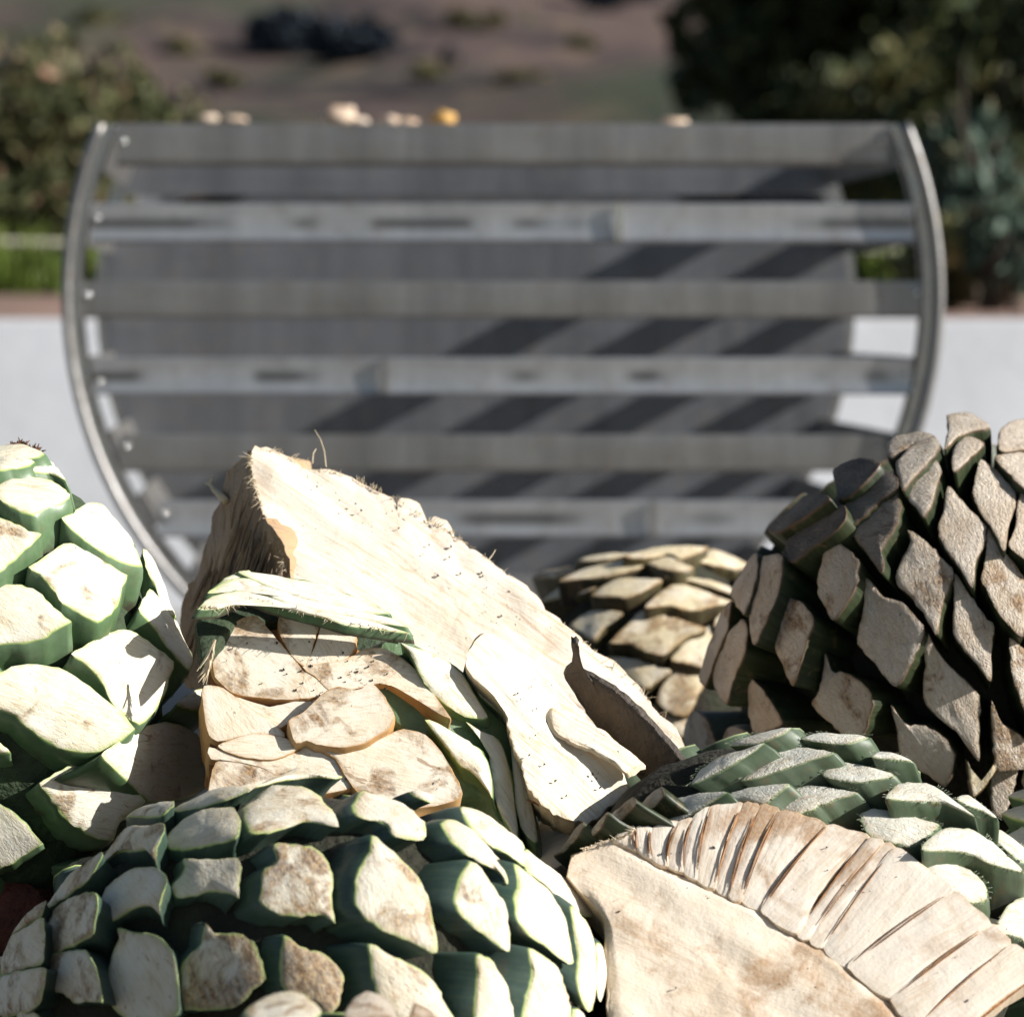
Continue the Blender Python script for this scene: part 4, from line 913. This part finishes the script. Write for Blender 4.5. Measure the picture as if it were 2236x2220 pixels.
for s in ("712,1020 708,985 700,960 687,938", "682,1012 684,990 690,980", "1062,1228 1075,1212 1082,1200", "1052,1215 1060,1222 1068,1232"):
    mb = MB(); mb.tube([plane_hit(x, y, WP, WN) for x, y in P(s)], [.0007, .0006, .0005, .0003][:len(P(s))], 5, False); mb.build('loose_hair', M_FIBRE, W, True)
mb = MB(); rs_ = random.Random(11)
for i in range(110):
    x0 = rs_.uniform(405, 625); y0 = rs_.uniform(1000, 1300); ln = rs_.uniform(60, 260); sl = rs_.uniform(-.42, -.22)
    if x0 < 550 - (y0 - 985) * .42 or x0 > 552 + max(0, (y0 - 1030)) * .33: continue
    pts = [plane_hit(x0 + sl * ln * t + 3 * math.sin(t * 5 + i), y0 + ln * t, LP + LN * (.003 + .004 * rs_.random()), LN) for t in (0, .25, .5, .75, 1)]; r_ = rs_.uniform(.0006, .0026)
    mb.tube(pts, [r_ * .3, r_, r_ * 1.2, r_, r_ * .3], 5, False)
o = mb.build('fibre_strand', M_FLESHS, W, True); o['kind'] = 'stuff'
# curl of fibre standing off the left side
mb = MB(); mb.tube([plane_hit(x, y, LP + LN * .01, LN) for x, y in P("493,1094 482,1082 468,1070 460,1058 455,1050")], [.0042, .0040, .0030, .0022, .0012], 8)
mb.tube([plane_hit(x, y, LP + LN * .01, LN) for x, y in P("460,1058 462,1046 464,1036")], [.002, .0012, .0006], 6); mb.tube([plane_hit(x, y, LP + LN * .01, LN) for x, y in P("462,1060 452,1056 448,1050")], [.002, .0012, .0006], 6)
mb.build('fibre_curl', M_FIBRE, W, True)

# ------------------------------------------------------------------ front chunk with peeled and green leaf bases
E = Agave('agave_chunk', (760, 1560), 3.26, (-.35, -.1, .75), 340, 360, M_FRESH, M_PITHG, 'cut agave chunk in the middle with peeled beige leaf bases', cat='agave piece')
EN = Vector((.04, -.82, .56)).normalized(); EP = at(620, 1540, 3.10)
for s, kw in [("478,1402 504,1371 535,1354 561,1351 586,1379 626,1425 658,1465 660,1485 652,1519 609,1522 552,1517 510,1508 475,1476 470,1448", {'p': .0015, 't': (-.05, .04)}),
    ("614,1345 638,1340 690,1348 694,1370 684,1400 669,1452 638,1428 612,1379", {'p': .002, 't': (-.02, .08)}), ("704,1352 752,1368 774,1388 772,1414 752,1439 717,1453 672,1453 692,1405 701,1370", {'p': .002, 't': (.08, .05)}),
    ("669,1456 752,1442 794,1422 831,1416 866,1433 905,1465 945,1519 975,1562 945,1550 894,1516 843,1490 814,1493 766,1505 726,1505 695,1476", {'p': .002, 't': (.06, .02)}), ("668,1465 722,1510 660,1524 655,1515", {'p': .002, 't': (0, 0)}),
    ("638,1573 666,1556 709,1516 740,1502 777,1510 809,1496 834,1522 854,1562 846,1587 814,1607 780,1624 737,1627 695,1621 675,1613 652,1619", {'p': .013, 't': (-.05, -.1), 'L': .04}),
    ("680,1621 723,1635 780,1632 837,1612 880,1597 925,1607 960,1645 983,1687 1002,1725 985,1745 896,1760 800,1740 760,1690 740,1657", {'p': .0045, 't': (.06, -.12)}),
    ("458,1499 490,1505 530,1536 604,1587 615,1605 552,1599 478,1614 455,1590 445,1510", {'p': .001, 't': (-.05, .03)}), ("504,1513 569,1545 660,1527 709,1516 652,1559 606,1587 552,1553", {'p': -.001, 't': (.02, -.03)}),
    ("481,1627 552,1603 615,1610 649,1630 609,1653 569,1656 518,1647", {'p': .004, 't': (0, .1)}), ("467,1633 518,1650 581,1661 655,1641 678,1624 723,1650 794,1695 752,1720 666,1730 581,1678 524,1664 473,1658", {'p': .002, 't': (.02, .0)}),
    ("475,1667 524,1667 581,1680 640,1735 560,1760 505,1760 460,1740", {'p': .002, 't': (-.03, .0)})]:
    nn = (EN + Vector((kw['t'][0], 0, kw['t'][1])) * .2).normalized()
    q_ = centroid(P(s)); pp = [(q_[0] + (x - q_[0]) * 1.06, q_[1] + (y - q_[1]) * 1.06) for x, y in P(s)]
    leaf_mesh(E.root, pp, plane_hit(q_[0], q_[1], EP, EN) + EN * kw['p'], nn, (EN * .9 + Vector((.1, 0, .25))).normalized(), M_PEEL, kw.get('L', .05), .0, name='peeled_leaf_base', flare=-.02, rough=.0005, n=48, rings=[.25, .5, .7, .84, .93, .98, 1.0], bumpy=.2).color = (.55 if kw['p'] > .004 else .92, 1, 1, 1)
GN = Vector((.42, -.78, .46)).normalized(); GP = at(985, 1520, 3.125)
for s, pu, L in [("877,1403 906,1414 944,1423 980,1443 1009,1472 1031,1507 1066,1565 1037,1568 1005,1558 967,1533 928,1491 909,1452 893,1420", .006, .045), ("1018,1462 1044,1481 1089,1520 1108,1571 1079,1545 1050,1520 1031,1491", -.006, .05),
    ("928,1571 954,1577 1005,1606 1050,1638 1070,1677 1076,1741 1066,1725 1037,1690 999,1664 973,1629", .012, .05), ("1018,1574 1054,1597 1089,1613 1108,1658 1121,1725 1131,1828 1102,1789 1082,1741 1073,1687 1066,1635 1044,1606", .004, .05),
    ("1116,1622 1140,1677 1163,1757 1175,1837 1159,1831 1137,1802 1124,1741 1121,1693", .0, .05)]:
    leaf_mesh(E.root, P(s), GP + GN * pu, GN, (GN * .75 + Vector((-.45, -.2, .25))).normalized(), M_FRESH, L, .003, name='leaf_base', flare=.08, n=44)
# green backing between the white bases
for s, pu, nm in [("834,1405 880,1397 950,1430 1010,1465 1060,1540 1110,1590 1116,1640 1128,1720 1120,1800 1090,1790 1060,1740 1000,1735 985,1690 950,1630 900,1600 850,1560 820,1500 840,1450", -.014, 'rind')]:
    leaf_mesh(E.root, P(s), GP + GN * pu, (GN + Vector((-.12, 0, 0))).normalized(), GN, plain('rind_green', (.085, .15, .065), .45, 14, .5, (.14, .21, .11), bscale=160), .05, .006, name=nm, n=70, cen=(980, 1560))
leaf_mesh(E.root, P("458,1410 484,1395 545,1376 640,1376 740,1390 800,1428 840,1440 800,1520 840,1570 830,1640 800,1770 480,1770 458,1600"), EP - EN * .006, EN, EN, M_GROOVE, .16, .0, name='groove_bed', n=80, cen=(720, 1560), flare=-.05)
# layered leaf on the top
TN = Vector((.22, -.50, .84)).normalized(); TP = at(640, 1300, 3.15)
for s, pu, L, mt in [("462,1286 500,1256 545,1244 552,1250 610,1275 680,1295 600,1296 540,1282 500,1268 470,1292", -.004, .008, M_FRESH), ("520,1248 552,1247 620,1258 700,1273 800,1312 850,1338 760,1332 640,1302 580,1277", .0, .007, M_FRESH), ("455,1294 500,1264 545,1262 600,1289 680,1313 760,1326 860,1350 890,1368 760,1347 640,1322 540,1287", .006, .008, M_FRESH),
    ("434,1328 465,1301 520,1287 560,1297 620,1316 700,1331 800,1351 892,1380 760,1364 700,1347 600,1321 545,1303 490,1326", .012, .010, M_FRESH), ("434,1345 480,1322 545,1308 600,1325 612,1350 570,1356 520,1362 480,1400 446,1440", -.03, .012, M_PITHG)]:
    leaf_mesh(E.root, P(s), TP + TN * pu, TN, Vector((.1, -.3, .9)).normalized(), mt, L, .002, name='leaf_layer', n=60, flare=.05, rough=.0012)
fibres('edge_fibres', [plane_hit(x, y, TP + TN * .012, TN) for x, y in P("432,1325 490,1328 545,1306 620,1322 700,1348 800,1366 890,1385")], 110, .006, M_FIBRE, E.root, (0, -.5, -.3), .9, .00045)
fibres('hanging_fibres', [at(x, y, 3.07) for x, y in P("468,1400 464,1420 460,1440 456,1455")], 26, .018, M_FIBRE, E.root, (-.30, -.1, -.95), .08, .0014)
# torn flesh on the right of the chunk
RN = Vector((.36, -.74, .56)).normalized(); RP = at(1200, 1620, 3.11)
TA = RGT * .75 + UPV * .65; TB = RGT * .65 - UPV * .75
def torn_relief(q, r): return .006 * noise.noise(Vector((q.dot(TA) * 30, q.dot(TB) * 5, 3))) + .003 * noise.noise(Vector((q.dot(TA) * 80, q.dot(TB) * 9, 3))) + .002 * noise.noise(q * 14)
leaf_mesh(E.root, P("1018,1459 1041,1391 1063,1382 1111,1407 1179,1449 1217,1494 1288,1577 1330,1630 1360,1690 1374,1732 1339,1754 1275,1796 1201,1767 1156,1719 1140,1661 1115,1603 1098,1539"), RP, RN, (RN * .8 + Vector((-.3, -.4, 0))).normalized(), M_TORN, .07, .0, name='torn_flesh', n=110,
    cen=(1200, 1610), rings=[.06 * k for k in range(1, 16)] + [.94, .97, 1.0], relief=torn_relief, fdir=RGT * .65 - UPV * .75, rough=.0018, flare=-.05)
leaf_mesh(E.root, P("1204,1549 1240,1550 1290,1577 1345,1618 1401,1661 1385,1675 1366,1684 1345,1665 1313,1645 1260,1620 1217,1597"), plane_hit(1300, 1620, RP, RN) + RN * .012, (RN + Vector((-.16, 0, .12))).normalized(), RN, M_TORN, .003, .0, name='raised_flake', n=60, fdir=RGT * .8 - UPV * .6, rough=.0015)
leaf_mesh(E.root, P("1018,1458 1026,1425 1040,1392 1056,1384 1052,1400 1040,1430 1030,1462"), RP + RN * .004, (RN + Vector((-.5, 0, 0))).normalized(), RN, M_OLD, .006, .0, name='rind_flap', n=40, rough=.0006)
leaf_mesh(E.root, P("1056,1388 1075,1384 1115,1408 1150,1432 1180,1452 1168,1462 1130,1445 1095,1425 1066,1408"), RP + RN * .010, (RN + Vector((.1, .1, .2))).normalized(), RN, M_TORN, .004, .0, name='raised_flake', n=50, fdir=RGT * .8 - UPV * .5, rough=.0008)
fill_leaves(E, .06, M_FRESH, lambda p, n: n.y > .6 and p.z < E.c.z - .02, L=.04)
E.core(.62)
# dark leaf base standing against the wedge
SN = Vector((-.60, -.62, -.50)).normalized(); S = empty('leaf_shard', at(1350, 1680, 3.16)); tag(S, 'dark shaded leaf shard with a thin tip leaning on the white wedge', 'agave piece')
leaf_mesh(S, P("1231,1478 1240,1466 1250,1458 1250,1430 1247,1406 1253,1410 1256,1404 1262,1410 1261,1440 1264,1466 1303,1485 1361,1526 1419,1584 1470,1642 1490,1676 1465,1730 1420,1730 1361,1650 1288,1568 1255,1515"), at(1340, 1560, 3.17), Vector((-.72, -.66, -.20)).normalized(), Vector((-.5, -.85, .1)).normalized(), M_SHARD, .008, .004, name='shard_blade', n=90, cen=(1340, 1560), rough=.0012, fdir=RGT * .7 - UPV * .7)
# pale piece below it
K = empty('agave_chip', at(1240, 1880, 3.12)); tag(K, 'small pale chip lying in the gap under the torn flesh', 'agave piece')
leaf_mesh(K, P("1168,1850 1176,1805 1200,1782 1262,1800 1320,1808 1290,1850 1240,1880 1195,1895"), at(1240, 1840, 3.13), Vector((-.1, -.65, .75)).normalized(), Vector((0, -.7, .7)).normalized(), M_FLESH, .06, .006, name='chip_body', n=50)
mb = MB(); mb.tube([at(x, y, 3.09) for x, y in P("1150,1745 1190,1762 1240,1785 1300,1808")], [.0006, .0018, .0022, .001], 6); mb.build('loose_strip', M_GROOVE, K, True)
# green leaf ends at the right edge
J = Agave('agave_heart', (2420, 2080), 3.28, (-.15, 0, 1), 290, 420, M_FRESH, M_PITHG, 'agave heart mostly outside the right edge, only green leaf ends showing', 'whole agave hearts in the heap')
J.core(.86)
for s in ["2185,1775 2236,1755 2290,1760 2290,1790 2236,1790", "2190,1830 2240,1800 2300,1812 2300,1870 2240,1862", "2200,1735 2236,1722 2290,1722 2290,1745 2236,1745"]: J.leaf(P(s), L=.07, flare=-.05)
fill_leaves(J, .06, M_FRESH, unseen)

# ------------------------------------------------------------------ hearts that carry the heap
base = Agave('agave_heart', (300, 2300), 3.42, (.3, 0, 1), 330, 360, M_BLUE, M_PITH, 'agave heart buried under the left green heart', 'hearts buried at the bottom of the heap')
base.core(.86); fill_leaves(base, .062, M_BLUE, lambda p, n: True)
zb = .10 + base.H * .9
base_obs = [base.root] + list(base.root.children)
def dup(loc, rz):
    r = base.root.copy(); COL.objects.link(r); r.location = loc; r.rotation_euler = (0, 0, rz)
    for ch in base.root.children:
        c = ch.copy(); COL.objects.link(c); c.parent = r
    return r
spots = [(-.42, 3.40, 'agave heart buried under the left green heart'), (.02, 3.42, 'agave heart buried under the white wedge'), (.40, 3.66, 'agave heart buried under the small back heart'),
    (.55, 3.22, 'agave heart buried behind the split heart'), (.86, 3.45, 'agave heart buried under the big dark heart'), (.22, 3.05, 'agave heart buried between the two front hearts')]
for i, (x, y, lab) in enumerate(spots):
    r = base.root if i == 0 else dup((x, y, .10), 1.1 * i + .4)
    r.location = (x, y, .10); r['label'] = lab

# ------------------------------------------------------------------ loose dirt specks
def specks(parent, p, N, poly, n, seed, smax=.0014):
    rnd = random.Random(seed); mb = MB(); xs = [q[0] for q in poly]; ys = [q[1] for q in poly]
    def inside(x, y):
        c = False
        for i in range(len(poly)):
            x0, y0 = poly[i]; x1, y1 = poly[i - 1]
            if (y0 > y) != (y1 > y) and x < (x1 - x0) * (y - y0) / (y1 - y0) + x0: c = not c
        return c
    cl = [(rnd.uniform(min(xs), max(xs)), rnd.uniform(min(ys), max(ys))) for k in range(9)]; k = 0
    while k < n:
        c = rnd.choice(cl); x, y = c[0] + rnd.gauss(0, 55), c[1] + rnd.gauss(0, 45)
        k += 1
        if not inside(x, y): continue
        q = plane_hit(x, y, p + N * .0035, N); r = smax * rnd.uniform(.25, 1) ** 2; th = rnd.uniform(0, 3.14); a = N.orthogonal().normalized(); a = Matrix.Rotation(th, 3, N) @ a; b_ = N.cross(a)
        mb.add([q + a * r * 1.6, q - a * r * 1.3 + b_ * r * .3, q + b_ * r * .8, q - b_ * r * .7, q + N * r * .8, q - N * .004], [(0, 2, 4), (2, 1, 4), (1, 3, 4), (3, 0, 4), (2, 0, 5), (1, 2, 5), (3, 1, 5), (0, 3, 5)])
    o = mb.build('dirt_specks', M_DIRT, parent); o['kind'] = 'stuff'
specks(W, WP, WN, P("690,1060 860,1110 985,1190 1100,1280 1230,1400 1200,1440 1050,1330 900,1230 700,1130"), 190, 1)
specks(E.root, EP, EN, P("480,1400 640,1360 760,1400 850,1450 850,1600 980,1720 700,1700 480,1680"), 170, 2)
specks(E.root, RP, RN, P("1060,1410 1180,1460 1290,1580 1350,1700 1270,1780 1160,1700"), 60, 3)
specks(F_.root, FP, FN, P("1290,1870 1390,1850 1700,1780 1900,1850 2200,2060 2150,2210 1400,2210 1340,2000"), 36, 4)
